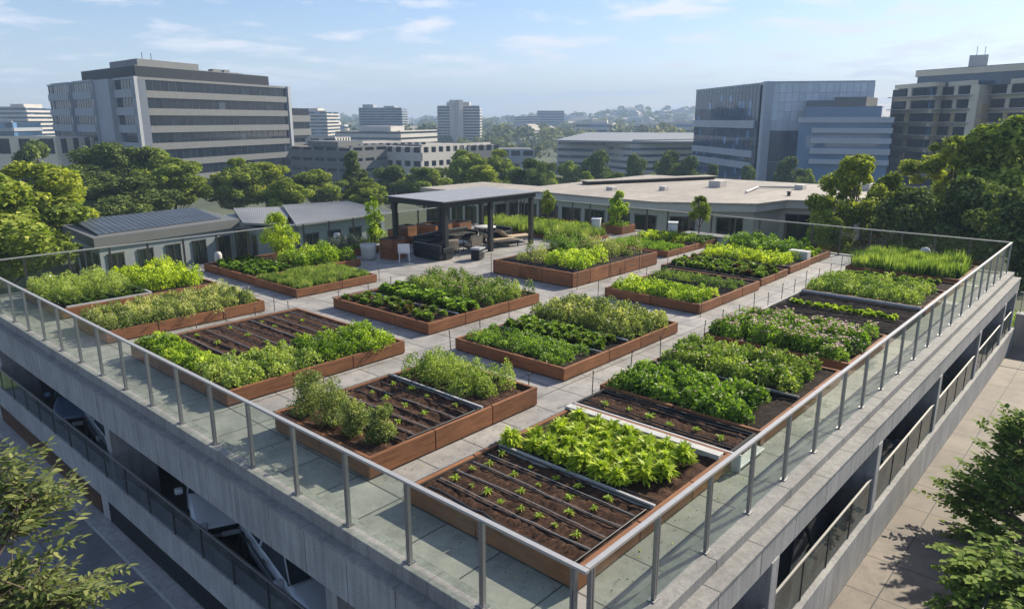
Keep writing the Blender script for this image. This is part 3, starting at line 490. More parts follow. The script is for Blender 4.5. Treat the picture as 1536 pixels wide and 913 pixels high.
C_('shrub_clump', 'silvery flowering shrubs at the right end of the tall bed', 17.0, 18.8, 11.0, 13.2, .45, .58, LF['sage'], .4, .05, 220, 'mound', tone=-.05, rag=.55, flowers=2, cat='shrubs', skip=.15)
C_('leafy_row', 'green row nearest the path in the rear low bed', 20.8, 22.2, 11.0, 13.9, .22, .24, LF['green'], .3, .09, 60, 'grass', tone=.25, cat='leafy row', wl=.35)
C_('lettuce_row', 'reddish low strip across the rear low bed', 22.3, 22.8, 11.1, 13.9, .22, .12, LF['mixed'], .28, .06, 40, 'rosette', tone=-.3, cat='vegetable row')
C_('leafy_row', 'lime green trimmed strip at the far end of the rear low bed', 23.1, 24.3, 11.6, 13.9, .22, .34, LF['lime'], .28, .08, 60, 'mound', tone=-.15, cat='hedge')
C_('leafy_row', 'dark low patch at the path end of the rear low bed', 23.3, 24.9, 10.95, 11.5, .22, .22, LF['dark'], .28, .08, 60, 'mound', tone=.3, cat='leafy row')
C_('sage_planting', 'pale grey green planting filling the long left bed', 1.15, 5.2, 15.5, 17.55, .27, .40, LF['sage'], .28, .06, 140, 'mound', tone=.1, rag=.2, flowers=.25, cat='herb planting')
C_('short_grass', 'bright short grass filling its low wooden bed', 6.95, 9.8, 16.2, 18.6, .23, .24, LF['grass'], .2, .035, 70, 'grass', tone=-.05, rag=.15, cat='grass')
C_('tall_herbs', 'upright light green herbs in the left corner bed', 1.2, 3.4, 19.75, 22.3, .25, .55, LF['herb'], .28, .055, 170, 'mound', tone=.22, rag=.3, cat='herbs')
C_('seedling_strip', 'dark low strip along the near edge of the left corner bed', 1.25, 3.4, 18.98, 19.65, .25, .15, LF['dark'], .24, .05, 60, 'rosette', tone=.25, cat='vegetable row')
C_('lime_greens', 'glowing lime frilly greens in the left corner bed', 3.65, 5.45, 19.3, 22.3, .25, .5, LF['lime'], .32, .085, 130, 'mound', tone=-.02, rag=.25, cat='leafy greens')
C_('seedling_strip', 'dark green seedlings in the rear left bed', 7.0, 8.6, 18.95, 22.2, .23, .2, LF['green'], .26, .06, 60, 'rosette', tone=.05, cat='vegetable row')
C_('leafy_bushes', 'bright knee high bushes in the rear left bed', 9.0, 11.1, 18.95, 21.0, .23, .62, LF['bright'], .4, .085, 190, 'mound', tone=-.12, rag=.3, cat='bushes')
C_('blue_bushes', 'dark blue grey bushes in the small bed left of the canopy', 11.85, 13.45, 21.2, 22.3, .23, .55, LF['blue'], .36, .06, 170, 'mound', tone=-.1, cat='bushes')
C_('short_grass', 'short green grass in front of the blue grey bushes', 11.85, 13.45, 20.7, 21.15, .23, .22, LF['grass'], .2, .035, 60, 'grass', cat='grass')
C_('tall_grass', 'sea of green grass behind the canopy posts', 21.1, 23.1, 15.6, 22.2, .12, .55, LF['grass'], .26, .05, 60, 'grass', tone=.05, cat='grass')
C_('flower_bed', 'low yellow green flowers in the rear bed', 23.75, 24.5, 17.1, 22.4, .16, .28, LF['bright'], .3, .07, 60, 'mound', cat='flower bed', tone=-.1, flowers=.4)
C_('flower_bed', 'low dark red plants along the rear railing', 24.6, 25.2, 17.1, 22.4, .16, .22, LF['mixed'], .3, .07, 50, 'mound', cat='flower bed', tone=-.2)
C_('grass_strip', 'grass and weeds growing along the foot of the rear left railing', 14.0, 20.5, 22.45, 23.0, .0, .3, LF['grass'], .26, .045, 50, 'grass', cat='grass')
#PART2
# ------------------------------------------------------------------ stakes along the paths
def stake_run(where, pts, h=.62):
    for j, (x, y) in enumerate(pts):
        lean = rs.normal(0, .012, 2); hh = h*rs.uniform(.85, 1.15); m = MB().tube([(x, y, 0), (x+lean[0], y+lean[1], hh)], .011, 6).lathe((x+lean[0], y+lean[1], hh-.01), [(.016, 0), (.017, .02), (.004, .03)], 8)
        o = m.build('stake', M['dsteel']); tag(o, f'thin stake, {ORD[j]} {where}', 'stake', 'thin stakes along the paths')
stake_run('along the netted bed path edge', [(11.2+i*1.0, 4.42) for i in range(7)])
stake_run('beside the dense green hedge path edge', [(18.4+i*1.15, 4.5) for i in range(5)])
stake_run('on the path corner of the two leafy rows', [(6.2, 4.3), (7.6, 4.3), (8.9, 4.32)])
stake_run('on the railing-facing edge of the lettuce and mound bed', [(6.42, 8.68), (7.5, 8.72), (8.6, 8.72), (9.9, 8.72), (11.3, 8.7)], .55)
stake_run('on the path beside the bed of three bushes', [(2.2, 7.75), (5.2, 7.75), (5.25, 5.2)], .6)
stake_run('behind the left bare soil bed', [(1.9, 14.1), (2.7, 14.1), (3.5, 14.12), (4.3, 14.1), (5.3, 14.1)], .5)
stake_run('behind the central bed', [(7.2, 14.4), (8.3, 14.4), (9.2, 14.4), (10.1, 14.42)], .5)
stake_run('near the bright grass bed', [(10.05, 16.1), (10.1, 17.6), (8.3, 15.9), (6.7, 15.95)], .55)
stake_run('in front of the tall shrub bed', [(13.5, 14.0), (13.6, 10.2), (15.6, 10.25), (17.5, 10.25)], .75)
stake_run('on the path edge of the bright green row', [(13.2, 5.55), (13.3, 9.15), (16.2, 9.15), (17.9, 9.3), (19.6, 9.85)], .55)
stake_run('on the path left of the sage planting', [(5.45, 17.8), (5.5, 15.2)], .5)
# small labels / markers standing in soil
# ------------------------------------------------------------------ small trees and lamps on the deck
def leafy_tree(loc, H, R, seed, mat, label, n=5000, leaf=.09, base=.35, r0=.05, conic=0, wl=.6): return tree('small_tree', loc, H, R, seed, mat, label, 'small tree', n, leaf*.85, r0, base, conic, 40, None, .15, .30, wl)
leafy_tree((9.55, 21.6, .2), 1.75, .85, 41, LF['lime'], 'airy lime green small tree at the rear left bed', 4200, .085, .2, .03)
leafy_tree((14.9, 22.55, 0), 2.15, .55, 42, LF['bright'], 'slender yellow green tree left of the canopy', 3200, .08, .15, .03)
leafy_tree((25.0, 16.2, .3), 1.75, .62, 43, LF['bright'], 'rounded bright green tree in a square wooden planter', 4800, .085, .1, .04)
leafy_tree((25.25, 11.9, .3), 1.75, .60, 44, LF['tmid'], 'dark crowned little tree on a thin bare trunk near a concrete planter', 4200, .08, .42, .045)
leafy_tree((25.1, 20.8, .1), 1.7, .55, 45, LF['tmid'], 'small dark tree behind the rear right railing side', 3200, .08, .3, .04)
pl = empty('square_planter', (25.0, 16.2, 0), 'low square wooden planter holding the rounded bright tree', 'planter')
for sx in (-1, 1): MB().box(25+sx*.62-.04, 15.6, .003, 25+sx*.62+.04, 16.8, .4).build('side_panel', M['woody'], pl, .008, world=True); MB().box(24.42, 16.2+sx*.6-.04, .003, 25.58, 16.2+sx*.6+.04, .4).build('side_panel', M['woodx'], pl, .008, world=True)
MB().box(24.45, 15.65, .1, 25.55, 16.75, .34).build('soil', M['soild'], pl, world=True)
C_('leafy_bushes', 'green shrubs round the foot of the rounded bright tree', 24.5, 25.5, 15.7, 16.7, .33, .22, LF['bright'], .25, .06, 60, 'mound', tone=-.2, cat='shrubs')
cp = empty('concrete_planter', (25.2, 11.4, 0), 'low blue grey concrete planter with pale rim near the rear railing', 'planter'); MB().box(24.95, 10.4, .003, 25.6, 12.6, .3).build('body', M['wallc'], cp, .01, world=True); MB().box(24.9, 10.35, .302, 25.65, 12.65, .36).build('rim', M['conc_l'], cp, .01, world=True)
def hvac(x, y, label, s=1., rz=.5):
    r = empty('utility_box', (x, y, 0), label, 'utility box', None, rz); MB().box(-.09*s, -.09*s, 0, .09*s, .09*s, .32*s).build('pedestal', M['white'], r); MB().box(-.24*s, -.2*s, .32*s, .24*s, .2*s, .82*s).build('housing', M['white'], r, .02)
    MB().box(-.27*s, -.23*s, .822*s, .27*s, .23*s, .86*s).build('lid', M['white'], r, .01); m = MB(); [m.box(-.18*s, -.206*s, (.42+i*.06)*s, .18*s, -.2005*s, (.445+i*.06)*s) for i in range(5)]; m.build('vent', M['pipe'], r)
hvac(23.3, 16.3, 'white utility box on a pedestal next to the wooden square planter'); hvac(24.6, 12.9, 'white utility box on a pedestal next to the concrete planter'); 
def lamp(x, y, label, s=1.):
    r = empty('lantern', (x, y, 0), label, 'lamp', 'white garden lanterns near the railings'); MB().lathe((0, 0, 0), [(.03*s, 0), (.03*s, .16*s)], 10).build('stem', M['dsteel'], r); MB().lathe((0, 0, .16*s), [(0, 0), (.10*s, 0), (.13*s, .06*s), (.14*s, .30*s), (.10*s, .40*s), (0, .42*s)], 16).build('lantern_body', M['offwhite'], r)
lamp(1.9, 22.75, 'white lantern by the left rear railing, behind the herb bed'); lamp(7.6, 22.75, 'white rounded lantern at the corner of the dark seedling bed', 1.0); lamp(13.0, 22.75, 'white lantern behind the blue grey bushes', 1.2); lamp(25.35, 9.95, 'white lantern by the concrete planter on the rear right edge', 1.); lamp(25.3, 2.6, 'white lantern behind the tall feathery grass', 1.35)
wb = MB().box(22.6, 6.0, .2, 23.0, 6.75, .55).build('stone_block', M['offwhite'], None, .02); tag(wb, 'pale block box in the corner of the rear right bed by the path', 'box')
# wooden crates left of the canopy
def crate(x, y, w, H, label, rz=.1):
    r = empty('tall_planter', (x, y, 0), label, 'planter', 'square slatted wooden planters by the canopy', rz); n = 8
    for (ax, sg) in ((0, -1), (0, 1), (1, -1), (1, 1)):
        m = MB()
        for i in range(n):
            z0 = .01+i*H/n
            if ax == 0: m.box(-w/2, sg*w/2-.015, z0, w/2, sg*w/2+.015, z0+H/n-.008)
            else: m.box(sg*w/2-.015, -w/2+.018, z0, sg*w/2+.015, w/2-.018, z0+H/n-.008)
        m.build('side_panel', M['woodx'] if ax == 0 else M['woody'], r, .003)
    MB().box(-w/2+.02, -w/2+.02, 0, w/2-.02, w/2-.02, H-.12).build('soil', M['soild'], r); m = MB(); e = w/2+.02; q = w/2-.05
    m.box(-e, -e, H, e, -q, H+.025).box(-e, q, H, e, e, H+.025).box(-e, -q, H, -q, q, H+.025).box(q, -q, H, e, q, H+.025); m.build('rim', M['black'], r)
crate(13.15, 19.15, .72, .8, 'large slatted wooden planter standing left of the first canopy post'); crate(15.2, 21.3, .62, .72, 'slatted wooden planter with black rim, inside the left canopy end'); crate(15.95, 21.55, .6, .8, 'taller slatted wooden planter beside the rear left canopy post'); crate(18.1, 22.1, 1.2, .6, 'wide wooden planter box behind the seating area'); crate(19.9, 22.3, .9, .5, 'squat wooden planter behind the middle of the canopy')
sk = MB().lathe((12.35, 19.7, .0), [(0, .003), (.26, .003), (.29, .1), (.31, .45), (.34, .6), (.30, .62), (.26, .5), (0, .48)], 14).build('fabric_sack', M['offwhite']); tag(sk, 'pale fabric grow sack standing by the big slatted planter', 'sack')
# soil crumbs and fallen leaves on the paving round the beds
def crumbs(name, label, N, mat, s0, s1, seed, flat):
    r = np.random.default_rng(seed); B = [o for o in bpy.data.objects if o.get('category') == 'raised bed']; P = []
    rects = []
    for o in B:
        vs = [c for c in kids(o) if c.name.startswith('liner')]
        if vs: bb = [v.co for v in vs[0].data.vertices]; rects.append((o.location.x+min(v[0] for v in bb), o.location.x+max(v[0] for v in bb), o.location.y+min(v[1] for v in bb), o.location.y+max(v[1] for v in bb)))
    while len(P) < N:
        a = rects[r.integers(len(rects))]; e = abs(r.normal(0, .22))+.09; t = r.random(); k = r.integers(4)
        x, y = [(a[0]+(a[1]-a[0])*t, a[2]-e), (a[0]-e, a[2]+(a[3]-a[2])*t), (a[0]+(a[1]-a[0])*t, a[3]+e), (a[1]+e, a[2]+(a[3]-a[2])*t)][k]
        if .3 < x < 25.5 and .3 < y < 22.8 and not any(q[0]-.05 < x < q[1]+.05 and q[2]-.05 < y < q[3]+.05 for q in rects): P.append((x, y, .004+(s1*.25 if not flat else 0)))
    P = np.array(P); az = r.uniform(0, 6.28, N); D = np.stack([np.cos(az), np.sin(az), np.full(N, .02 if flat else .25)], 1); Ln = r.uniform(s0, s1, N)
    o = fast_mesh(name, quads(P, unit(D), unit(np.array([0, 0, 1.])+r.normal(0, .12 if flat else .5, (N, 3))), Ln, Ln*(.5 if flat else .9), .06), 4, mat, r.random(N)); return tag(o, label, 'litter', None, 'stuff')
crumbs('soil_crumbs', 'dark crumbs of soil spilled on the paving round the beds', 5200, M['soil'], .008, .028, 5, False); crumbs('fallen_leaves', 'small fallen leaves lying on the paving between the beds', 900, LF['lime'], .02, .05, 6, True)
# ------------------------------------------------------------------ canopy
pg_ = empty('canopy', (16.9, 18.8, 0), 'dark grey flat roofed canopy shelter over the seating area', 'canopy')
x0, x1, y0, y1, ZR = 14.05, 19.75, 17.05, 20.55, 2.34
for xx in (x0+.25, (x0+x1)/2, x1-.2):
    for yy in (y0+.2, y1-.2): MB().box(xx-.09, yy-.09, 0, xx+.09, yy+.09, ZR-.25).build('post', M['charcoal'], pg_, .008, world=True)
MB().box(x0+.05, y0+.05, ZR-.25, x1-.05, y0+.15, ZR-.062).box(x0+.05, y1-.15, ZR-.25, x1-.05, y1-.05, ZR-.062).box(x0+.05, y0+.15, ZR-.25, x0+.15, y1-.15, ZR-.062).box(x1-.15, y0+.15, ZR-.25, x1-.05, y1-.15, ZR-.062).box((x0+x1)/2-.05, y0+.15, ZR-.25, (x0+x1)/2+.05, y1-.15, ZR-.062).build('beam', M['charcoal'], pg_, .006, world=True)
MB().box(x0-.05, y0-.05, ZR-.06, x1+.05, y1+.05, ZR-.015).build('roof_edge', M['charcoal'], pg_, .006, world=True); m = MB(); xx = x0
while xx < x1-.1: m.box(xx+.004, y0, ZR-.014, min(xx+.95, x1)-.004, y1, ZR+.006); xx += .95
m.build('roof_panel', M['rooft'], pg_, world=True)
# furniture
def sofa(x, y, w, d, label, rz=0, arms=True):
    r = empty('sofa', (x, y, 0), label, 'sofa', None, rz); MB().box(-w/2, -d/2, .05, w/2, d/2, .30).build('base', M['charcoal'], r, .02); MB().box(-w/2, d/2-.14, .302, w/2, d/2, .62).build('backrest', M['charcoal'], r, .03)
    n = max(1, round((w-.2)/.65)); s = (w-.2)/n
    for i in range(n): MB().box(-w/2+.1+i*s+.01, -d/2+.02, .304, -w/2+.1+(i+1)*s-.01, d/2-.15, .42).build('seat_cushion', M['fabric'], r, .035)
    for sg in (-1, 1): MB().box(sg*w/2-.05, -d/2+.02, .303, sg*w/2+.04, d/2-.15, .5).build('armrest', M['charcoal'], r, .02)
    for sx in (-1, 1):
        for sy in (-1, 1): MB().box(sx*(w/2-.08)-.03, sy*(d/2-.08)-.03, 0, sx*(w/2-.08)+.03, sy*(d/2-.08)+.03, .05).build('leg', M['black'], r)
sofa(13.75+.55, 18.0, 1.6, .75, 'dark sofa with low back at the left front canopy post', PI*.5+.0); sofa(17.3, 19.9, 2.3, .8, 'long dark sofa at the rear of the canopy', 0); sofa(15.6, 19.7, 1.3, .75, 'shorter dark sofa at the rear left of the canopy', .15); sofa(19.3, 19.2, 1.5, .7, 'dark sofa at the right end of the canopy', -PI/2)
def armchair(x, y, rz, label):
    r = empty('armchair', (x, y, 0), label, 'armchair', None, rz); MB().box(-.3, -.3, .18, .3, .3, .24).build('seat_frame', M['charcoal'], r, .01); MB().box(-.27, -.28, .242, .27, .25, .36).build('seat_cushion', M['beige'], r, .04)
    m = MB(); m.add([(-.27, .2, .3), (.27, .2, .3), (.27, .32, .72), (-.27, .32, .72), (-.27, .29, .28), (.27, .29, .28), (.27, .41, .70), (-.27, .41, .70)], [(0, 3, 2, 1)[::-1], (4, 5, 6, 7), (0, 1, 5, 4), (1, 2, 6, 5), (2, 3, 7, 6), (3, 0, 4, 7)]); m.build('back_cushion', M['beige'], r, .03)
    for sx in (-1, 1):
        MB().tube([(sx*.3, -.3, 0), (sx*.3, -.3, .5), (sx*.3, .33, .52), (sx*.3, .36, 0)], .018, 6).build('arm_frame', M['charcoal'], r)
armchair(15.0, 17.75, 2.6, 'beige cushioned armchair beside the front left canopy post'); armchair(16.3, 17.7, 2.9, 'beige cushioned armchair beside the middle front canopy post')
def lounger(x, y, rz, label):
    r = empty('sun_lounger', (x, y, 0), label, 'sun lounger', None, rz); MB().box(-.3, -.8, .2, .3, .35, .24).box(-.3, .35, .2, -.26, .95, .24).box(.26, .35, .2, .3, .95, .24).build('frame', M['charcoal'], r, .008); MB().box(-.28, -.79, .242, .28, .34, .33).build('mattress', M['beige'], r, .03)
    MB().add([(-.28, .35, .25), (.28, .35, .25), (.28, .85, .68), (-.28, .85, .68), (-.28, .42, .24-.02), (.28, .42, .22), (.28, .92, .61), (-.28, .92, .61)], [(0, 1, 2, 3), (7, 6, 5, 4), (4, 5, 1, 0), (5, 6, 2, 1), (6, 7, 3, 2), (7, 4, 0, 3)]).build('backrest', M['beige'], r, .02)
    for sx in (-1, 1):
        for yy in (-.7, .3): MB().box(sx*.27-.02, yy-.02, 0, sx*.27+.02, yy+.02, .199).build('leg', M['charcoal'], r)
lounger(18.1, 17.75, 1.2, 'beige lounger with raised back at the right front of the canopy'); lounger(19.3, 18.0, 1.3, 'second beige lounger outside the right canopy post')
tb = empty('round_table', (18.4, 19.0, 0), 'round white topped table in the middle of the seating area', 'table'); MB().lathe((0, 0, .70), [(0, 0), (.48, 0), (.5, .02), (.48, .04), (0, .04)], 24).build('tabletop', M['white'], tb); MB().lathe((0, 0, 0), [(.25, 0), (.25, .03), (.05, .06), (.05, .70)], 16).build('pedestal', M['charcoal'], tb)
ct = empty('coffee_table', (16.2, 18.6, 0), 'low dark coffee table between the sofas', 'table'); MB().box(-.55, -.3, .3, .55, .3, .34).build('tabletop', M['pipe'], ct, .01); [MB().box(a-.03, b_-.03, 0, a+.03, b_+.03, .299).build('leg', M['charcoal'], ct) for a in (-.5, .5) for b_ in (-.25, .25)]
wc = empty('folding_chair', (12.95, 18.2, 0), 'small white chair in front of the slatted planter', 'chair', None, 2.4); MB().box(-.23, -.22, .36, .23, .22, .40).build('seat', M['white'], wc, .01); MB().box(-.23, .2, .42, .23, .24, .75).build('backrest', M['white'], wc, .01); [MB().tube([(a, b_, 0), (a*.9, b_*.9, .36)], .018, 6).build('leg', M['white'], wc) for a in (-.2, .2) for b_ in (-.19, .19)]
cl = empty('cooler_box', (15.2, 16.35, 0), 'dark cooler box with a blue grey lid on the paving before the canopy', 'cooler', None, .3); MB().box(-.24, -.19, .04, .24, .19, .42).build('body', M['fabric'], cl, .02); MB().box(-.27, -.22, .422, .27, .22, .5).build('lid', M['wallc'], cl, .02); MB().tube([(-.25, -.2, .3), (-.25, -.3, .36), (.25, -.3, .36), (.25, -.2, .3)], .012, 6).build('handle', M['steel'], cl)
# ------------------------------------------------------------------ cars
PAINT = dict(silver=carpaint('paint_silver', (.62, .64, .66, 1)), dark=carpaint('paint_dark', (.07, .08, .09, 1)), white=carpaint('paint_white', (.8, .8, .8, 1)), blue=carpaint('paint_blue', (.12, .18, .28, 1)), grey=carpaint('paint_grey', (.32, .34, .36, 1)))
def car_detail(r, col):
    for sy in (-1, 1):
        MB().tube([(-1.0, sy*.875, .62), (0, sy*.895, .66), (1.6, sy*.88, .68)], .012, 5).build('side_trim', M['black'], r); [MB().box(a, sy*.905-.012, .76, a+.16, sy*.905+.012, .79).build('door_handle', M['steel'], r) for a in (-.05, .75)]
    MB().box(-2.13, -.5, .44, -2.09, .5, .56).build('grille', M['black'], r, .01); MB().box(-1.6, -.012, .832, -1.05, .012, .845).build('bonnet_crease', PAINT[col], r)
def car(x, y, rz, col, label):
    r = empty('parked_car', (x, y, -2.86), label, 'car', 'cars parked in the garage', rz)
    # side profile stations along x (front = -x): half width, sill z, shoulder z
    st = [(-2.1, .62, .34, .52), (-2.0, .76, .24, .66), (-1.6, .84, .2, .74), (-.9, .87, .2, .84), (0, .88, .2, .88), (.9, .88, .2, .9), (1.6, .86, .22, .9), (2.0, .78, .28, .86), (2.1, .66, .4, .7)]
    vs = []; n = 10
    for (sx, w, z0, z1) in st:
        prof = [(w*.86, z0), (w, z0+.12), (w*1.0, (z0+z1)/2), (w*.96, z1-.06), (w*.82, z1)]
        ring = prof+[(-a, b_) for a, b_ in prof[::-1]]; vs += [(sx, a, b_) for a, b_ in ring]
    fs = [(i*n+k, i*n+(k+1) % n, (i+1)*n+(k+1) % n, (i+1)*n+k) for i in range(len(st)-1) for k in range(n)]+[tuple(range(n))[::-1], tuple(range((len(st)-1)*n, len(st)*n))]
    m = MB().add(vs, fs, 0, True); o = m.build('body', PAINT[col], r); s_ = o.modifiers.new('s', 'SUBSURF'); s_.levels = s_.render_levels = 1
    cs = [(-1.0, .80, .84), (-.25, .66, 1.30), (.5, .64, 1.36), (1.1, .64, 1.32), (1.8, .74, .90)]; vs = []
    for sx, w, z in cs: vs += [(sx, w+.06 if z < 1 else w, z), (sx, -(w+.06 if z < 1 else w), z)]
    lo = [(sx, .84, .86) for sx, _, _ in cs]+[(sx, -.84, .86) for sx, _, _ in cs]; b0 = len(vs); vs += lo; fs = []
    for i in range(4): fs += [(2*i, 2*i+1, 2*i+3, 2*i+2), (2*i, 2*i+2, b0+i+1, b0+i), (2*i+1, b0+5+i, b0+5+i+1, 2*i+3)]
    MB().add(vs, fs, 0, False).build('windows', M['carglass'], r)
    MB().add([(-.22, .62, 1.315), (-.22, -.62, 1.315), (.5, -.61, 1.375), (.5, .61, 1.375), (1.12, .61, 1.335), (1.12, -.61, 1.335)], [(0, 1, 2, 3), (3, 2, 5, 4)], 0, False).tube([(-1.0, .82, .86), (-.25, .66, 1.31), (.5, .64, 1.37), (1.1, .64, 1.33), (1.85, .78, .9)], .016, 6).tube([(-1.0, -.82, .86), (-.25, -.66, 1.31), (.5, -.64, 1.37), (1.1, -.64, 1.33), (1.85, -.78, .9)], .016, 6).tube([(.35, .65, 1.34), (.35, .86, .88)], .03, 6).tube([(.35, -.65, 1.34), (.35, -.86, .88)], .03, 6).build('roof', PAINT[col], r)
    for sx in (-1.35, 1.35):
        for sy in (-1, 1):
            w = MB(); w.lathe((0, 0, 0), [(0, -.1), (.30, -.1), (.33, -.06), (.33, .06), (.30, .1), (.2, .1), (.19, .08), (0, .08)], 20); w.lathe((0, 0, 0), [(0, .095), (.06, .1), (.19, .085)], 10, 1); w.v = [(a, -c*sy*-1, b_) for a, b_, c in w.v]; w.v = [(a+sx, b_+sy*.79, c+.33) for a, b_, c in w.v]; w.build('wheel', [M['tyre'], M['rim']], r)
    for sy in (-1, 1): MB().box(-2.09, sy*.62-.13, .52, -1.93, sy*.62+.13, .64).build('headlight', M['lampg'], r, .03); MB().box(1.98, sy*.64-.12, .68, 2.09, sy*.64+.12, .82).build('taillight', M['redl'], r, .03); MB().box(-1.02, sy*.98-.08, .86, -.88, sy*.98+.08, .98).build('mirror', PAINT[col], r, .03)
    car_detail(r, col); MB().box(-2.145, -.25, .36, -2.131, .25, .46).build('number_plate', M['white'], r)
    return r
car(1.22, 6.9, 1.38, 'silver', 'silver hatchback parked along the smoked glass on the left parking storey, nearest the corner'); car(1.62, 10.9, 1.15, 'white', 'pale car with amber glints, left storey beyond the second column'); car(3.4, 8.6, .3, 'dark', 'dark car beside the pale one on the left storey')
car(1.3, 15.2, 1.45, 'grey', 'grey car far along the left storey, nearest of three in shade'); car(1.6, 18.9, 1.1, 'blue', 'middle of three shaded cars far along the left storey'); car(3.6, 16.6, .3, 'silver', 'silvery car tucked behind the second column on the left storey')
car(6.6, .78, .06, 'dark', 'black car in the first parking bay on the patio side'); car(11.5, .76, PI, 'blue', 'glossy blue car in the second parking bay on the patio side'); car(16.4, .76, .03, 'silver', 'silver car in the third parking bay on the patio side'); car(21.1, .76, PI, 'grey', 'grey car in the fourth parking bay on the patio side')
# ================================================================== GROUND
def gz(x, y):
    d = math.hypot(x-13, y-11.5); t = min(1, max(0, (d-46)/60)); z = -3.46-7.6*t*t*(3-2*t)
    D = (np.array([x, y, 0])-CAM)@Fh; lat = (np.array([x, y, 0])-CAM)@Rv
    if D > 500:
        q = min(1, (D-500)/900); q = q*q*(3-2*q); z += q*(9+7*mnoise.noise(Vector((lat/420, D/600, 3)))+7*mnoise.noise(Vector((lat/150, D/200, 7))))
        z += 15*math.exp(-((lat-285)/230)**2-((D-1350)/330)**2)
    return z
NG = 150; us = np.linspace(-1, 1, NG); gr = np.sign(us)*np.abs(us)**2.4*2350; m = MB(); vs = [(13+a, 11+b_, gz(13+a, 11+b_)) for b_ in gr for a in gr]; m.add(vs, [(j*NG+i, j*NG+i+1, (j+1)*NG+i+1, (j+1)*NG+i) for j in range(NG-1) for i in range(NG-1)], 0, True); tag(m.build('terrain', M['earth']), kind='structure')
sheet('alley_paving', -14, -16, -.56, YE+6, -3.43, M['alley'])
tag(MB().box(-.58, -14, -3.42, XE+1.2, -.51, -2.752).build('patio', M['patio']), kind='structure')
sheet('lawn', -2, YE+1.2, 27, YE+22, -3.42, M['grass']); sheet('rear_lawn', XE+1.3, -14, 36, YE+12, -3.415, M['grass'])
rd = empty('patio_end_wall', (XE+1.6, -4, -2.75), 'low concrete wall closing the far end of the sunlit patio', 'wall'); MB().box(XE+.9, -14, -3.4, XE+1.3, -.4, -1.6).build('wall', M['conc_l'], rd, .01, world=True); MB().box(XE+.86, -14, -1.598, XE+1.34, -.4, -1.53).build('coping', M['conc'], rd, .01, world=True); MB().tube([(XE+1.1, -14, -.75), (XE+1.1, -.4, -.75)], .02, 8).build('handrail', M['steel'], rd, world=True)
for i in range(9): MB().tube([(XE+1.1, -.5-i*1.6, -1.53), (XE+1.1, -.5-i*1.6, -.752)], .015, 6).build('post', M['steel'], rd, world=True)
C_('hedge', 'sunlit hedge on top of the wall at the patio end', XE+1.5, XE+3.2, -13, .5, -3.4, 1.75, LF['bright'], .5, .13, 150, 'mound', cat='hedge', rag=.12)
C_('lawn_shrubs', 'row of low shrubs between the lawn and the grey metal roofs', 17.5, 24.5, 27.5, 29.5, -3.4, 1.6, LF['green'], .7, .14, 160, 'mound', cat='shrubs', tone=.15)
C_('meadow_planting', 'dark shrubby planting outside the rear right railing', XE+1.4, XE+5.5, 2, 13, -3.4, 2.6, LF['dark'], .8, .13, 260, 'mound', cat='planting', tone=.1, rag=.3)
# ================================================================== LOW BUILDINGS
def walls(root, poly, z0, z1, wmat, win, gmat, wz=(.25, .8), name='window', skip=(), ratio=1.25):
    """closed prism of walls with real window recess boxes on every facade; win = window width"""
    MB().prism(poly, z0, z1).build('wall', wmat, root, world=True); n = len(poly); A = sum(poly[i][0]*poly[(i+1) % n][1]-poly[(i+1) % n][0]*poly[i][1] for i in range(n)); H = z1-z0
    for i in range(n):
        if i in skip: continue
        a = np.array(poly[i]); b = np.array(poly[(i+1) % n]); ln = np.linalg.norm(b-a); d = (b-a)/ln; nn = np.array([d[1], -d[0]])*(1 if A > 0 else -1); k = int(ln//(win*ratio))
        for j in range(k):
            c = a+d*ln*(j+.5)/k; p, q = c-d*win/2, c+d*win/2; zz0, zz1 = z0+H*wz[0], z0+H*wz[1]
            w = MB(); w.obox(p+nn*.01, q+nn*.01, .06, zz0, zz1, 0); 
            for t in (0, .5, 1): c2 = p+(q-p)*t+nn*.03; w.obox(c2-d*.03, c2+d*.03, .09, zz0, zz1, 1)
            w.obox(p-d*.05+nn*.03, q+d*.05+nn*.03, .1, zz1, zz1+.07, 1); w.obox(p-d*.05+nn*.05, q+d*.05+nn*.05, .16, zz0-.07, zz0, 1); w.build(name, [gmat, M['dsteel']], root, world=True)
lr = empty('low_building', (45, 20, -4), 'wide single storey building with flat beige roof behind the garden', 'building')
PR = [(36.6, 33), (36.6, 20.6), (39.9, 15.6), (43.2, 15.2), (46.6, 6.5), (56, 9.5), (56, 33)]
walls(lr, PR, -4.2, -.30, M['wallw'], 1.6, M['wind'], (.38, .88), skip=(2, 4, 5, 6))
def offpoly(P, e): c = np.mean(P, 0); return [tuple(c+(np.array(q)-c)*(1+e/np.linalg.norm(np.array(q)-c))) for q in P]
MB().prism(offpoly(PR, .45), -.298, .16).build('fascia', M['wallw'], lr, world=True); MB().prism(offpoly(PR, .55), .162, .27).build('roof', M['roofb'], lr, world=True)
MB().obox((43.5, 31.6), (55.5, 26.6), 1.2, .272, .52).build('clerestory', M['wind'], lr, world=True); MB().obox((43.3, 31.7), (55.7, 26.5), 1.4, .522, .58).build('upper_roof', M['roofb'], lr, world=True)
for q in ((47, 12.5), (45.5, 15.6), (49, 11)): MB().lathe((*q, .27), [(.12, 0), (.12, .25), (.2, .26), (0, .36)], 10).build('roof_vent', M['dsteel'], lr, world=True)
m = MB(); rp = random.Random(4)
for i in range(10):
    for j in range(4): a = np.array([39.95+i*.33, 15.62-i*.04]); 
for i, (bx, by, w_, h_) in enumerate(((48, 22, 1.2, .5), (50.5, 16.5, .8, .35), (43, 24, .6, .3), (53, 12.5, 1.5, .5), (40.5, 27, .7, .25))): MB().box(bx, by, .272, bx+w_, by+w_*.8, .272+h_).build('roof_hatch', M['wallw'], lr, .02, world=True)
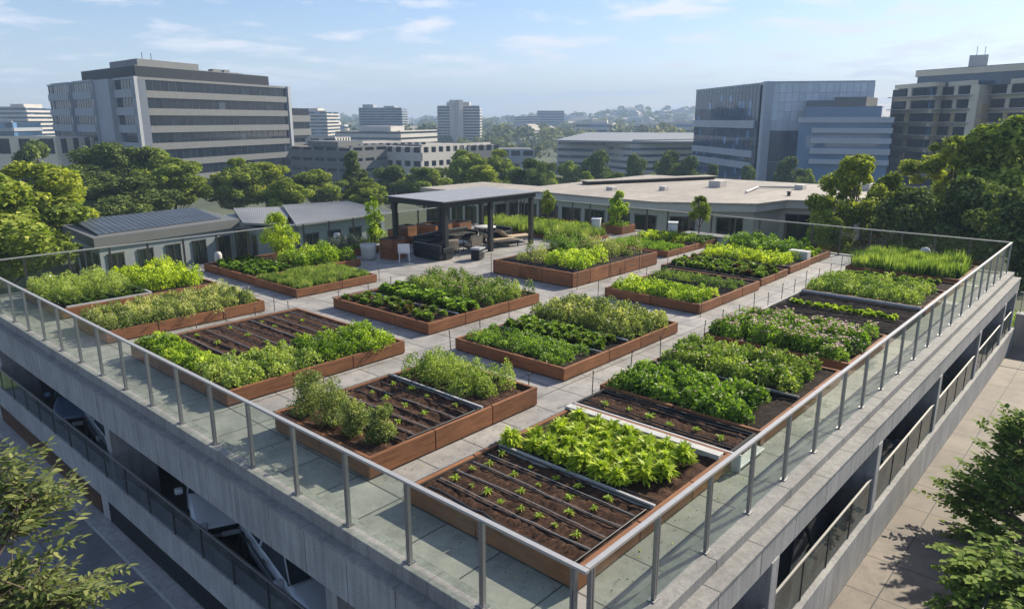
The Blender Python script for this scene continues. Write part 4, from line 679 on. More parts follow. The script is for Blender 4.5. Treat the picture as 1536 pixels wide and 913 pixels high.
MB().tube([(45, 18.5, .4), (49.5, 19.5, .4), (50.8, 17.2, .4)], .07, 6).build('duct', M['steel'], lr, world=True)
lr2 = empty('low_building', (36, 38, -4), 'small white walled building with beige roofs right of the canopy roof', 'building')
walls(lr2, [(33.4, 40), (33.4, 34.2), (40, 34.2), (40, 40)], -4.2, -.1, M['wallw'], 1.1, M['wind'], (.3, .8)); MB().prism([(33.1, 40.3), (33.1, 33.9), (40.3, 33.9), (40.3, 40.3)], -.098, .2).build('roof', M['roofb'], lr2, world=True)
ll = empty('low_building', (12, 42, -3.4), 'low grey pavilion with solar sheets on its roof behind the left railing', 'building')
PL = [(8.2, 37.2), (16.4, 38.6), (17.2, 44.6), (8.8, 43.4)]
walls(ll, PL, -3.5, -1.0, M['wallc'], .8, M['win'], (.12, .8), ratio=1.75); MB().prism(offpoly(PL, .35), -.998, -.5).build('fascia', M['wallg'], ll, world=True)
def slab(a, b, c, d, t, name, mat, root): MB().add([a, b, c, d]+[(q[0], q[1], q[2]-t) for q in (a, b, c, d)], [(0, 1, 2, 3), (7, 6, 5, 4), (0, 4, 5, 1), (1, 5, 6, 2), (2, 6, 7, 3), (3, 7, 4, 0)]).build(name, mat, root, world=True)
for i in range(22):
    t0, t1 = i/22+.003, (i+1)/22-.003; A, B = np.array([8.4, 37.7]), np.array([15.9, 39.1]); D_, C2 = np.array([9.0, 43.2]), np.array([16.6, 44.2]); f_ = lambda p, q, t: p+(q-p)*t
    slab((*f_(A, B, t0), -.42), (*f_(A, B, t1), -.42), (*f_(D_, C2, t1), -.22), (*f_(D_, C2, t0), -.22), .04, 'solar_panel', M['solar'], ll)
MB().obox((8.4, 37.75), (15.9, 39.15), .1, -.5, -.47).obox((9., 43.1), (16.6, 44.1), .1, -.5, -.27).build('panel_frame', M['steel'], ll, world=True)
def ribbed(root, A, B, C3, D3, z0, z1, n):
    A, B, C3, D3 = map(np.array, (A, B, C3, D3)); slab((*A, z0), (*B, z0), (*C3, z1), (*D3, z1), .12, 'roof', M['roofm'], root); m = MB()
    for i in range(n+1): t = i/n; p = A+(B-A)*t; q = D3+(C3-D3)*t; m.tube([(*p, z0+.01), (*q, z1+.01)], .011, 4, sm=False)
    m.build('roof_ribs', M['roofm'], root, world=True)
l2 = empty('low_building', (18, 40, -3.4), 'middle grey pavilion with a ribbed sloping metal roof', 'building')
P2 = [(16.7, 36.3), (19.2, 35.5), (22.5, 42.8), (18.5, 44)]; walls(l2, P2, -3.5, -.9, M['wallc'], .8, M['win'], (.12, .8), ratio=1.75); ribbed(l2, (16.4, 37.4), (17.6, 34.9), (23, 42.2), (19.5, 44.5), -.60, -.56, 26)
l3 = empty('low_building', (21, 38, -3.4), 'right grey pavilion with a bright ribbed metal roof and shaded windows', 'building')
P3 = [(18.3, 34.3), (25.0, 34.7), (26.2, 41), (22.6, 42.2)]; walls(l3, P3, -3.5, -.75, M['wallc'], .9, M['win'], (.12, .8), ratio=1.75); ribbed(l3, (17.8, 33.8), (25.4, 34.3), (26.8, 41.3), (22.2, 42.6), -.52, -.42, 40)
#PART3
# ================================================================== TALL BUILDINGS (each facade built of spandrel bands, glass bands and mullions)
def facade(root, a, b, z0, z1, nf, wf, wmat, gmat, mull=0, depth=.35, name='', sill=.5, mmat=None, first=0., skipband=(), pier=0):
    """on the outer side (right of a->b) from z0 to z1: nf storeys, each a wall band and a recessed glass band with mullions"""
    a = np.array(a[:2], float); b = np.array(b[:2], float); ln = np.linalg.norm(b-a); d = (b-a)/ln; n = np.array([d[1], -d[0]]); fh = (z1-z0)/nf
    for k in range(nf):
        zb = z0+k*fh; zs = zb+fh*(1-wf)
        if k not in skipband: MB().obox(a, b, .3, zb, zs, off=-.15).build('wall_band', wmat, root, world=True)
        m = MB(); cnt = max(1, int(ln/mull)) if mull else 1
        for j in range(cnt):
            p = a+(b-a)*j/cnt; q = a+(b-a)*(j+1)/cnt; o_ = n*(-depth+.3); m.add([(*(p+o_), zs), (*(q+o_), zs), (*(q+o_), zb+fh), (*(p+o_), zb+fh)], [(0, 1, 2, 3)], 0)
            if pier: m.obox(p-d*pier/2, p+d*pier/2, .3, zs, zb+fh, 2, off=-.15)
            elif j and mull: m.obox(p+o_-d*.04, p+o_+d*.04, .12, zs, zb+fh, 1)
        m.build('window_band', [gmat, mmat or M['dsteel'], wmat], root, world=True)
def core(root, poly, z0, z1, mat, name='core', roof=None):
    MB().prism(poly, z0, z1).build(name, mat, root, world=True)
    if roof: MB().prism(offpoly(poly, .02), z1+.001, z1+.12).build('roof', roof, root, world=True)
def inset(poly, e): return offpoly(poly, -e)
ZG = -11.2
# --- office with leaning piers, left
A0 = np.array([56.2, 153.1]); B0 = np.array([103.3, 172.6]); C0 = np.array([57.1, 206.3]); B0 = A0+(B0-A0)*1.0
ofc = empty('office_building', (*A0, ZG), 'large seven storey office block with grey stone bands and dark roof storey, left', 'office building')
e1 = (B0-A0)/np.linalg.norm(B0-A0); e2 = (C0-A0)/np.linalg.norm(C0-A0); D0 = C0+(B0-A0); zt = 13.3; fh = 3.52
core(ofc, inset([tuple(A0), tuple(B0), tuple(D0), tuple(C0)], 1.4), ZG, zt-.3, M['wind'], roof=M['conc_d'])
facade(ofc, A0+e1*1.2, B0-e1*1.0, zt-7*fh, zt, 7, .60, M['wallg'], M['wind'], 2.05, .5); 
MB().obox(A0+e1*.4, B0, .9, zt+.002, zt+.5, off=.3).build('parapet', M['wallg'], ofc, world=True)
for p, q in ((A0+e1*.1, A0+e1*1.0), (B0-e1*.9, B0+e1*.2)): MB().obox(p, q, .9, ZG, zt+.52, off=-.1).build('pier', M['wallc'], ofc, world=True)
# stepped left facade: bays
stp = [(0, 9.5, 0, 'g'), (9.7, 18, 1.2, 'p'), (18.2, 30, 1.6, 'g'), (30.2, 33.5, -.8, 'd'), (33.7, 45.5, 1.5, 'g'), (45.7, 53, .2, 'g')]
for s0, s1, off, kd in stp:
    nrm = np.array([-e2[1], e2[0]]); p = A0+e2*s0+nrm*off; q = A0+e2*s1+nrm*off
    if kd == 'p': MB().obox(p, q, 1.6, ZG, zt+.3, off=-.9).build('pier', M['wallc'], ofc, world=True)
    elif kd == 'd': facade(ofc, q, p, zt-7*fh, zt, 7, .97, M['walld'], M['wind'], 1.7, .4)
    else:
        facade(ofc, q, p, zt-7*fh, zt, 7, .55, M['wallc'], M['win'], 1.5, .45)
        for e_ in (p, q): MB().obox(e_, e_-nrm*2.6, .3, ZG, zt, off=0).build('side_wall', M['wallc'], ofc, world=True)
        MB().obox(q, p, 1.4, zt+.003, zt+.4, off=.5).build('parapet', M['wallc'], ofc, world=True)
PH = [tuple(A0+e1*3+e2*3.5), tuple(A0+e1*46+e2*3.5), tuple(A0+e1*46+e2*36), tuple(A0+e1*3+e2*36)]
core(ofc, PH, zt+.15, zt+2.9, M['walld'], 'roof_storey', M['conc_d']); PQ = [tuple(A0+e1*6+e2*8), tuple(A0+e1*24+e2*8), tuple(A0+e1*24+e2*24), tuple(A0+e1*6+e2*24)]; core(ofc, PQ, zt+2.95, zt+4.6, M['wallg'], 'lift_room', M['conc_d'])
for i, (t, w_) in enumerate(((28, 3), (34, 2), (39, 4), (42.5, 1.2))): q = A0+e1*t+e2*(7+i*3); core(ofc, [tuple(q), tuple(q+e1*w_), tuple(q+e1*w_+e2*2.5), tuple(q+e2*2.5)], zt+3.05, zt+3.9+.3*(i % 2), M['wallg'], 'roof_unit')
for t in (8, 10.5): q = A0+e1*t+e2*9; MB().tube([(*q, zt+4.7), (*q, zt+6.2)], .08, 5).build('antenna', M['dsteel'], ofc, world=True)
# low wing of it
wg = empty('office_annex', (*(B0+e1*1.5), ZG), 'narrow lower wing with cream base right of the large left office block', 'office building'); w0 = B0+e1*.6+e2*1.5; w1 = w0+e1*9.5
core(wg, inset([tuple(w0), tuple(w1), tuple(w1+e2*16), tuple(w0+e2*16)], .9), ZG, 8., M['wind'], roof=M['conc_d']); facade(wg, w0, w1, -9.6, 8.4, 5, .52, M['wallg'], M['wind'], 2.2, .5); facade(wg, w1, w1+e2*16, -9.6, 8.4, 5, .5, M['wallw'], M['wind'], 3, .5); core(wg, [tuple(w0-e2*1.5), tuple(w1+e1*2.5-e2*1.5), tuple(w1+e1*2.5+e2*5), tuple(w0+e2*5)], ZG, -6.2, M['wallw'], 'entrance_block')
# --- glass building, right centre
G0 = np.array([160.3, 66.5]); G1 = np.array([189.7, 99.4]); u = (G1-G0)/np.linalg.norm(G1-G0); v = np.array([u[1], -u[0]]); zt = 13.3
gb = empty('glass_building', (*G0, ZG), 'blue mirrored glass office building with white bands and a tall white pier', 'office building')
Gr = G0+v*27; core(gb, [tuple(q) for q in (G0+u*1.2+v*.6, G1+v*.6, G1+v*26, Gr+u*1.2)], ZG, zt-.15, M['winb'], roof=M['conc_d'])
def grid(root, a, b, z0, z1, nf, mull, gmat, fmat, fr=.06):
    a = np.array(a); b = np.array(b); ln = np.linalg.norm(b-a); d = (b-a)/ln; cnt = int(ln/mull); m = MB()
    for k in range(nf):
        for j in range(cnt): p = a+(b-a)*j/cnt; q = a+(b-a)*(j+1)/cnt; za = z0+(z1-z0)*k/nf; zb = z0+(z1-z0)*(k+1)/nf; m.add([(*p, za), (*q, za), (*q, zb), (*p, zb)], [(0, 1, 2, 3)], 0)
        m.obox(a, b, .08, z0+(z1-z0)*k/nf-fr/2, z0+(z1-z0)*k/nf+fr/2, 1, off=-.03)
    for j in range(cnt+1): p = a+(b-a)*j/cnt; m.obox(p-d*.04, p+d*.04, .12, z0, z1, 1)
    m.build('curtain_wall', [gmat, fmat], root, world=True)
grid(gb, G1, G0+u*3.0, ZG, zt, 14, 1.9, M['winb'], M['winb'])
for za, zb in ((3.4, 5.2), (-3.4, -1.8), (-6.2, -4.6)): MB().obox(G1, G0+u*4.4, .5, za, zb, off=-.2).build('white_band', M['walls'], gb, world=True)
MB().obox(G1, G0+u*.2, .6, zt, zt+.35, off=.1).build('parapet', M['walls'], gb, world=True); MB().prism([tuple(q) for q in (G0-u*.3-v*.3, G0+u*1.2-v*.3, G0+u*1.2+v*1.6, G0-u*.3+v*1.6)], ZG, zt+.5).build('pier', M['walls'], gb, world=True)
fr0 = G0+v*1.6+np.array([0, 0]); fr1 = np.array([172.5, 47.0]); frl = np.linalg.norm(fr1-fr0)
MB().prism([tuple(fr0+u*.4), tuple(fr1+u*.4), tuple(fr1+u*14), tuple(fr0+u*14)], ZG, zt-.1).build('glass_block', M['winl'], gb, world=True)
grid(gb, fr0, fr1, 3.0, zt+.1, 5, 1.35, M['winl'], M['walls'], .12); grid(gb, fr0, fr1, ZG, 2.9, 6, 2.2, M['winb'], M['winb'], .1); MB().obox(fr0, fr1, .8, zt+.12, zt+.5, off=.3).build('parapet', M['walls'], gb, world=True)
def Wp(px, D): q = atD(px, 190, D); return q[:2]
gw = empty('glass_building', (*Wp(1240, 158), ZG), 'lower dark glass wing with four pale horizontal bands, left of the beige block', 'office building')
w0, w1, w2, w3 = Wp(1196, 160), Wp(1340, 152), Wp(1345, 175), Wp(1210, 182); zz = lambda y, D: float(atD(1250, y, D)[2])
core(gw, inset([tuple(w0), tuple(w1), tuple(w2), tuple(w3)], .5), ZG, zz(178, 158), M['winb'], roof=M['conc_d'])
for ya, yb in ((176, 184), (192, 199.5), (207, 215), (222.5, 231), (239, 246)): MB().obox(w0+(w1-w0)*(.0 if ya < 180 else .16), w1, .5, zz(yb, 157), zz(ya, 157), off=-.2).build('white_band', M['walls'], gw, world=True)
t0, t1 = Wp(1206, 163), Wp(1320, 158); t2, t3 = Wp(1322, 174), Wp(1210, 178); core(gw, [tuple(t0), tuple(t1), tuple(t2), tuple(t3)], zz(177, 158), zz(160, 158), M['winb'], 'upper_storey', M['conc_d']); t0, t1 = Wp(1247, 161), Wp(1295, 159); core(gw, [tuple(t0), tuple(t1), tuple(t1+(t2-t1)*.6), tuple(t0+(t2-t1)*.6)], zz(160, 158)+.13, zz(146, 158), M['wallg'], 'plant_room', M['conc_d'])
core(gw, [tuple(Wp(1206, 165)), tuple(Wp(1246, 163)), tuple(Wp(1246, 170)), tuple(Wp(1208, 172))], zz(160, 158)+.13, zz(150, 160), M['winb'], 'roof_block')
# --- beige block, far right
be = empty('beige_building', (150, 20, ZG), 'stepped beige and ochre apartment block with balconies at the right edge', 'apartment building')
def P(px, D): return atD(px, 180, D)[:2]
pts = [P(1338, 172), P(1393, 158), P(1412, 160), P(1452, 150), P(1475, 154), P(1560, 136), P(1640, 128)]; Dm = 152
ztp = float(atD(1450, 128, 152)[2]); fh = 2.72; nf = 9
back = [P(1640, 160), P(1345, 195)]; core(be, [tuple(p+Fh[:2]*1.2) for p in pts]+[tuple(q) for q in back], ZG, ztp-.2, M['win'], roof=M['conc_d'])
for i in range(len(pts)-1):
    a, b = pts[i], pts[i+1]
    if i == 3: MB().obox(a, b, 1.6, ZG, ztp, off=-.4).build('pier', M['wallb'], be, world=True); m = MB(); [MB().obox(a+(b-a)*.25, a+(b-a)*.8, .2, ztp-fh*(k+1.15), ztp-fh*(k+.35), off=-1.35).build('ochre_panel', M['wallo'], be, world=True) for k in range(1, 6)]; continue
    facade(be, a, b, ztp-nf*fh, ztp, nf, .66, M['wallb'], M['winb'], 1.8, .9, skipband=())
    for k in range(nf):
        zb = ztp-nf*fh+k*fh; d = (b-a)/np.linalg.norm(b-a); 
        for t in (.38,):
            if k > 1: q = a+(b-a)*t; MB().obox(q, q+d*1.3, .5, zb+fh*.34, zb+fh*.99, off=.0).build('wall_panel', M['wallo'] if k < 7 else M['wallb'], be, world=True)
        MB().obox(a-d*.3, b+d*.3, 1.6, zb+fh*.27, zb+fh*.335, off=-.75).build('balcony_slab', M['wallw'], be, world=True)
    MB().obox(a, b, 1.2, ztp+.001, ztp+.9, off=.3).build('parapet', M['wallb'], be, world=True)
up = [P(1368, 166), P(1492, 148), P(1600, 136), P(1600, 160), P(1385, 185)]; core(be, [tuple(q) for q in up], ztp, ztp+2.4, M['winb'], 'upper_storey'); core(be, [tuple(q) for q in offpoly(up, .5)], ztp+2.402, ztp+3.6, M['wallb'], 'upper_parapet', M['conc_d'])
lr_ = [P(1440, 160), P(1468, 158), P(1468, 166), P(1440, 168)]; core(be, [tuple(q) for q in lr_], ztp+3.75, ztp+6.4, M['wallw'], 'lift_room'); 
for px in (1450, 1462): q = P(px, 162); MB().tube([(*q, ztp+6.4), (*q, ztp+8.4)], .06, 5).build('antenna', M['dsteel'], be, world=True)
# --- generic city buildings
def block(name, label, px0, px1, ytop, ybot, D, depth, nf, wmat, gmat, wf=.5, mull=0, cat='building', group=None, turn=0., top=None, side=None, roof='conc_d', fx=.5, pier=0):
    """main facade spans px0..px1 at depth D (turned), real height from the survey of its top edge"""
    xm = px0+(px1-px0)*fx; a = atD(px0, ytop, D+turn*max(0, 1-fx)*0+turn)[:2] if turn > 0 else atD(px0, ytop, D)[:2]; b = atD(px1, ytop, D)[:2] if turn > 0 else atD(px1, ytop, D-turn)[:2]
    z1 = float(atD(xm, ytop, D)[2]); z0 = float(atD(xm, ybot, D)[2]); g_ = gz(*((a+b)/2)); z0 = min(z0, g_+.5); d = (b-a)/np.linalg.norm(b-a); n = np.array([-d[1], d[0]])
    if n@Fh[:2] < 0: n = -n
    r = empty(name, (*((a+b)/2), z0), label, cat, group); c_ = a+n*depth; e_ = b+n*depth
    core(r, inset([tuple(a), tuple(b), tuple(e_), tuple(c_)], .5), z0-2, z1-.1, gmat, roof=M[roof]); facade(r, a, b, z0, z1, nf, wf, wmat, gmat, mull, .5, pier=pier)
    facade(r, b, e_, z0, z1, nf, wf, side or wmat, gmat, mull, .5, pier=pier); facade(r, c_, a, z0, z1, nf, wf, side or wmat, gmat, mull, .5, pier=pier); MB().obox(a, b, .7, z1+.002, z1+.5, off=.2).build('parapet', wmat, r, world=True)
    if top: 
        for (t0, t1, hh) in top: MB().prism([tuple(a+(b-a)*t0+n*depth*.2), tuple(a+(b-a)*t1+n*depth*.2), tuple(a+(b-a)*t1+n*depth*.7), tuple(a+(b-a)*t0+n*depth*.7)], z1+.13, z1+.13+hh).build('roof_room', wmat, r, world=True)
    return r
block('office_tower', 'bluish slab tower with cluttered roof, left of the two middle towers', 538, 602, 163, 212, 420, 26, 16, M['wallc'], M['winb'], .62, 3, 'tower', top=[(.05, .3, 2.2), (.55, .8, 1.4)])
t_ = block('office_tower', 'dark banded tower with two pale vertical shafts, right of the two middle towers', 656, 719, 160, 217, 400, 26, 15, M['wallw'], M['winb'], .58, 0, 'tower', top=[(.2, .75, 2.4)])
for px in (680, 690): q = atD(px, 180, 398); MB().prism([(q[0]-1.3, q[1]-1), (q[0]+1.2, q[1]-1.3), (q[0]+1.2, q[1]+1.5), (q[0]-1.3, q[1]+1.5)], -12, 15.5).build('shaft', M['wallw'], t_, world=True)
block('apartment_block', 'pale banded block rising just right of the large left office', 434, 489, 168, 212, 330, 24, 13, M['wallw'], M['winb'], .5, 2.5, 'apartment building', top=[(.3, .7, 1.5)])
block('apartment_block', 'banded block at the far left edge of the view', -30, 38, 162, 207, 300, 24, 12, M['wallw'], M['winb'], .5, 2.5, 'apartment building', top=[(.5, .8, 1.5)]); block('apartment_block', 'small lighter block in front of the far left banded block', -30, 18, 184, 212, 260, 16, 5, M['wallc'], M['winb'], .6, 2.5, 'apartment building')
block('apartment_block', 'hazy pale block between the far left block and the large office', 41, 78, 179, 205, 360, 20, 6, M['wallw'], M['winb'], .5, 2.5, 'apartment building', top=[(.2, .8, 1.)])
block('white_building', 'low white building with stacked balconies before the slab tower', 540, 600, 198, 220, 300, 30, 5, M['wallw'], M['winb'], .5, 0, 'building', turn=0, roof='roofb'); block('white_building', 'curving cream building with balconies between the two middle towers', 600, 655, 198, 222, 290, 30, 5, M['wallw'], M['win'], .35, 0, 'building', turn=-30, roof='roofb', top=[(.1, .45, 2.)])
block('grey_building', 'grey four storey building with square windows behind the tall conifer', 466, 530, 216, 262, 175, 22, 4, M['wallc'], M['win'], .45, 2.2, cat='building', pier=0.9, turn=14, roof='roofb'); block('grey_building', 'grey concrete building with cream top, right of the tall conifer', 526, 578, 222, 264, 168, 20, 4, M['wallg'], M['win'], .3, 3.5, cat='building', pier=0.9, turn=-10, roof='roofb', top=[(.0, .7, 1.2)]); block('cream_building', 'cream roofed building just right of the narrow office wing', 462, 503, 208, 224, 200, 20, 2, M['wallw'], M['win'], .3, 3, cat='building', pier=1.4, roof='roofb')
block('museum_building', 'long grey building with overhanging beige roof before the middle towers', 566, 640, 221, 256, 175, 26, 3, M['wallg'], M['win'], .42, 2.6, cat='building', pier=1.0, turn=12, roof='roofb'); block('museum_building', 'long beige topped building behind the trees under the banded tower', 632, 735, 221, 256, 172, 26, 3, M['wallw'], M['win'], .4, 2.6, cat='building', pier=1.0, turn=-22, roof='roofb')
block('grey_building', 'low grey building with a cream end, right of the beige topped one', 712, 800, 226, 252, 210, 22, 2, M['wallc'], M['win'], .4, 3, cat='building', pier=0.9, roof='conc_d')
block('flat_building', 'wide low building with big flat metal roof in the middle distance', 838, 960, 214, 268, 235, 55, 5, M['wallw'], M['winb'], .45, 3, 'building', turn=16, roof='roofm'); block('flat_building', 'right half of the wide flat roofed building, beside the mirrored office', 950, 1060, 212, 262, 226, 55, 5, M['wallw'], M['winb'], .42, 3, 'building', turn=-10, roof='roofm')
fr_ = empty('flat_roof', (*atD(945, 205, 250)[:2], 0), 'pale shallow pitched metal roof over the wide building in the middle distance', 'roof'); a, b, c, d = atD(832, 210, 240), atD(1062, 208, 224), atD(1050, 203, 290), atD(880, 203, 300); z_ = float(a[2]); mid = atD(950, 206, 226); MB().add([(a[0], a[1], z_), (mid[0], mid[1], z_), (b[0], b[1], z_), (c[0], c[1], z_+1.4), (d[0], d[1], z_+1.4), (a[0], a[1], z_-.5), (mid[0], mid[1], z_-.5), (b[0], b[1], z_-.5), (c[0], c[1], z_+.9), (d[0], d[1], z_+.9)], [(0, 1, 4), (1, 2, 3), (1, 3, 4), (0, 5, 6, 1), (1, 6, 7, 2), (2, 7, 8, 3), (3, 8, 9, 4), (4, 9, 5, 0)]).build('roof_sheet', M['roofm'], fr_, world=True)
for (x0_, x1_, yt, yb, D_, lab, w) in ((773, 791, 176, 208, 620, 'slim pale tower of a distant pair', 'wallw'), (790, 809, 175, 208, 625, 'second slim pale tower of the distant pair', 'wallw'), (806, 846, 167, 206, 680, 'broad bluish distant tower right of the pale pair', 'wallc'), (742, 772, 188, 210, 600, 'low distant block left of the pale pair', 'wallw'), (838, 870, 188, 206, 640, 'low pale distant block right of the bluish tower', 'wallw'), (812, 842, 189, 207, 590, 'low pale distant block in front of the bluish tower', 'wallw')):
    block('distant_tower', lab, x0_, x1_, yt, yb, D_, 18, 10, M[w], M['winb'], .45, 0, 'tower')
block('beige_hall', 'flat beige roofed hall at the far left behind the dark conifer', -10, 84, 208, 232, 150, 30, 2, M['wallb'], M['win'], .5, 4, cat='building', pier=1.8, roof='roofb')
# distant houses, one thing each
hp = empty('distant_house', (0, 0, -60), 'x', 'house', 'houses scattered on the hazy far slopes'); MB().box(-7, -5, -3, 7, 5, 6).build('wall', M['wallw'], hp); MB().add([(-7.6, -5.6, 6), (7.6, -5.6, 6), (7.6, 5.6, 6), (-7.6, 5.6, 6), (-5, 0, 8.6), (5, 0, 8.6)], [(0, 1, 5, 4), (2, 3, 4, 5), (1, 2, 5), (3, 0, 4), (3, 2, 1, 0)]).build('roof', M['roofb'], hp); m = MB(); [m.box(-5.5+i*3.4, -5.06, z, -3.7+i*3.4, -5.002, z+1.5) for i in range(4) for z in (.8, 3.6)]; m.build('windows', M['win'], hp)
KIDS[hp.name] = kids(hp); rr = np.random.default_rng(21); cand = sorted([(rr.uniform(445, 1045), rr.uniform(560, 1450)) for _ in range(95)]+[(rr.uniform(0, 80), rr.uniform(500, 900)) for _ in range(6)]+[(rr.uniform(860, 1040), rr.uniform(800, 1350)) for _ in range(30)]+[(rr.uniform(480, 1045), rr.uniform(430, 760)) for _ in range(40)])
for i, (px, D_) in enumerate(cand):
    q = atD(px, 190, D_)[:2]; z = gz(*q); sc = rr.uniform(.6, 1.25)
    lab = f'small pale house on the hazy far slopes, {nth(i+1)} counted from the left'
    if i == 0: hp.location = (*q, z); hp['label'] = lab; hp.scale = (sc,)*3
    else: copy_tree(hp, (*q, z), rr.uniform(0, 3), (sc*rr.uniform(.8, 1.5), sc, sc*rr.uniform(.7, 1.3)), lab)
bp = empty('distant_block', (0, 0, -70), 'x', 'building', 'mid rise blocks scattered in the hazy town'); MB().box(-11, -7, -4, 11, 7, 15).build('wall', M['wallw'], bp)
for k in range(4): MB().box(-11.06, -7.06, 1.2+k*3.5, 11.06, 7.06, 2.9+k*3.5).build('window_band', M['winb'], bp)
MB().box(-4, -3, 15.01, 3, 3, 17).build('roof_room', M['wallw'], bp); KIDS[bp.name] = kids(bp)
cb_ = sorted([(rr.uniform(455, 1040), rr.uniform(470, 1150)) for _ in range(24)]+[(rr.uniform(0, 75), rr.uniform(420, 800)) for _ in range(3)])
for i, (px, D_) in enumerate(cb_):
    q = atD(px, 190, D_)[:2]; z = gz(*q); sc = (rr.uniform(.6, 1.5), rr.uniform(.7, 1.2), rr.uniform(.45, 1.0)); lab = f'small pale mid rise block in the hazy town, {nth(i+1)} counted from the left'
    if i == 0: bp.location = (*q, z); bp['label'] = lab; bp.scale = sc
    else: copy_tree(bp, (*q, z), rr.uniform(0, 3), sc, lab)
q = atD(619, 190, 700); sp2 = MB().lathe((q[0], q[1], gz(q[0], q[1])), [(1.6, 0), (1.6, 9), (1.2, 10), (.1, 20)], 8).build('church_spire', M['wallc']); tag(sp2, 'thin church spire on the horizon between the two middle towers', 'spire')
# far woods: one mass
def woods(name, label, N, D0_, D1_, px0, px1, leafs, sz, rmin, rmax, seed, mat, test=None):
    r = np.random.default_rng(seed); P_ = []
    while len(P_) < N:
        D_ = D0_+(D1_-D0_)*r.random()**1.2; px = r.uniform(px0, px1); q = atD(px, 190, D_)[:2]
        if test is None or test(px, D_, q): P_.append((q[0], q[1], gz(*q), r.uniform(rmin, rmax)))
    P_ = np.array(P_); idx = np.repeat(np.arange(N), leafs); K = len(idx); dr = unit(r.normal(0, 1, (K, 3))); dr[:, 2] = np.abs(dr[:, 2])-.15; sub = unit(r.normal(0, 1, (N, 3, 3)))[idx, r.integers(0, 3, K)]*.45; sub[:, 2] = np.abs(sub[:, 2])
    R_ = P_[idx, 3][:, None]; base = P_[idx, :3]+np.array([0, 0, .5])*R_+(dr*.68*r.uniform(.75, 1.05, K)[:, None]+sub)*R_*np.array([1, 1, 1.15]); D = unit(r.normal(0, 1, (K, 3))+dr*.5); N_ = unit(dr+r.normal(0, .5, (K, 3))+np.array([0, 0, .3])); Ln = sz*r.uniform(.6, 1.4, K)*(R_[:, 0]/rmax)**.5
    o = fast_mesh(name, quads(base-D*Ln[:, None]*.4, D, N_, Ln, Ln*.8, .2), 4, mat, np.clip(.4+.2*r.normal(0, 1, N)[idx]+.2*r.normal(0, 1, K), 0, 1)); return tag(o, label, 'woods', None, 'stuff')
woods('far_woods', 'hazy mass of trees covering the far slopes up to the horizon', 1500, 420, 1700, -60, 1600, 130, 2.6, 5, 9, 1, LF['tfar'])
woods('town_trees', 'belt of trees between the town buildings in the middle distance', 420, 205, 430, -60, 1600, 260, 1.3, 3.0, 5.5, 2, LF['tfar'], lambda px, D_, q: not (815 < px < 1075 and 210 < D_ < 330) and not (530 < px < 730 and 255 < D_ < 340) and not (440 < px < 560 and D_ < 240))
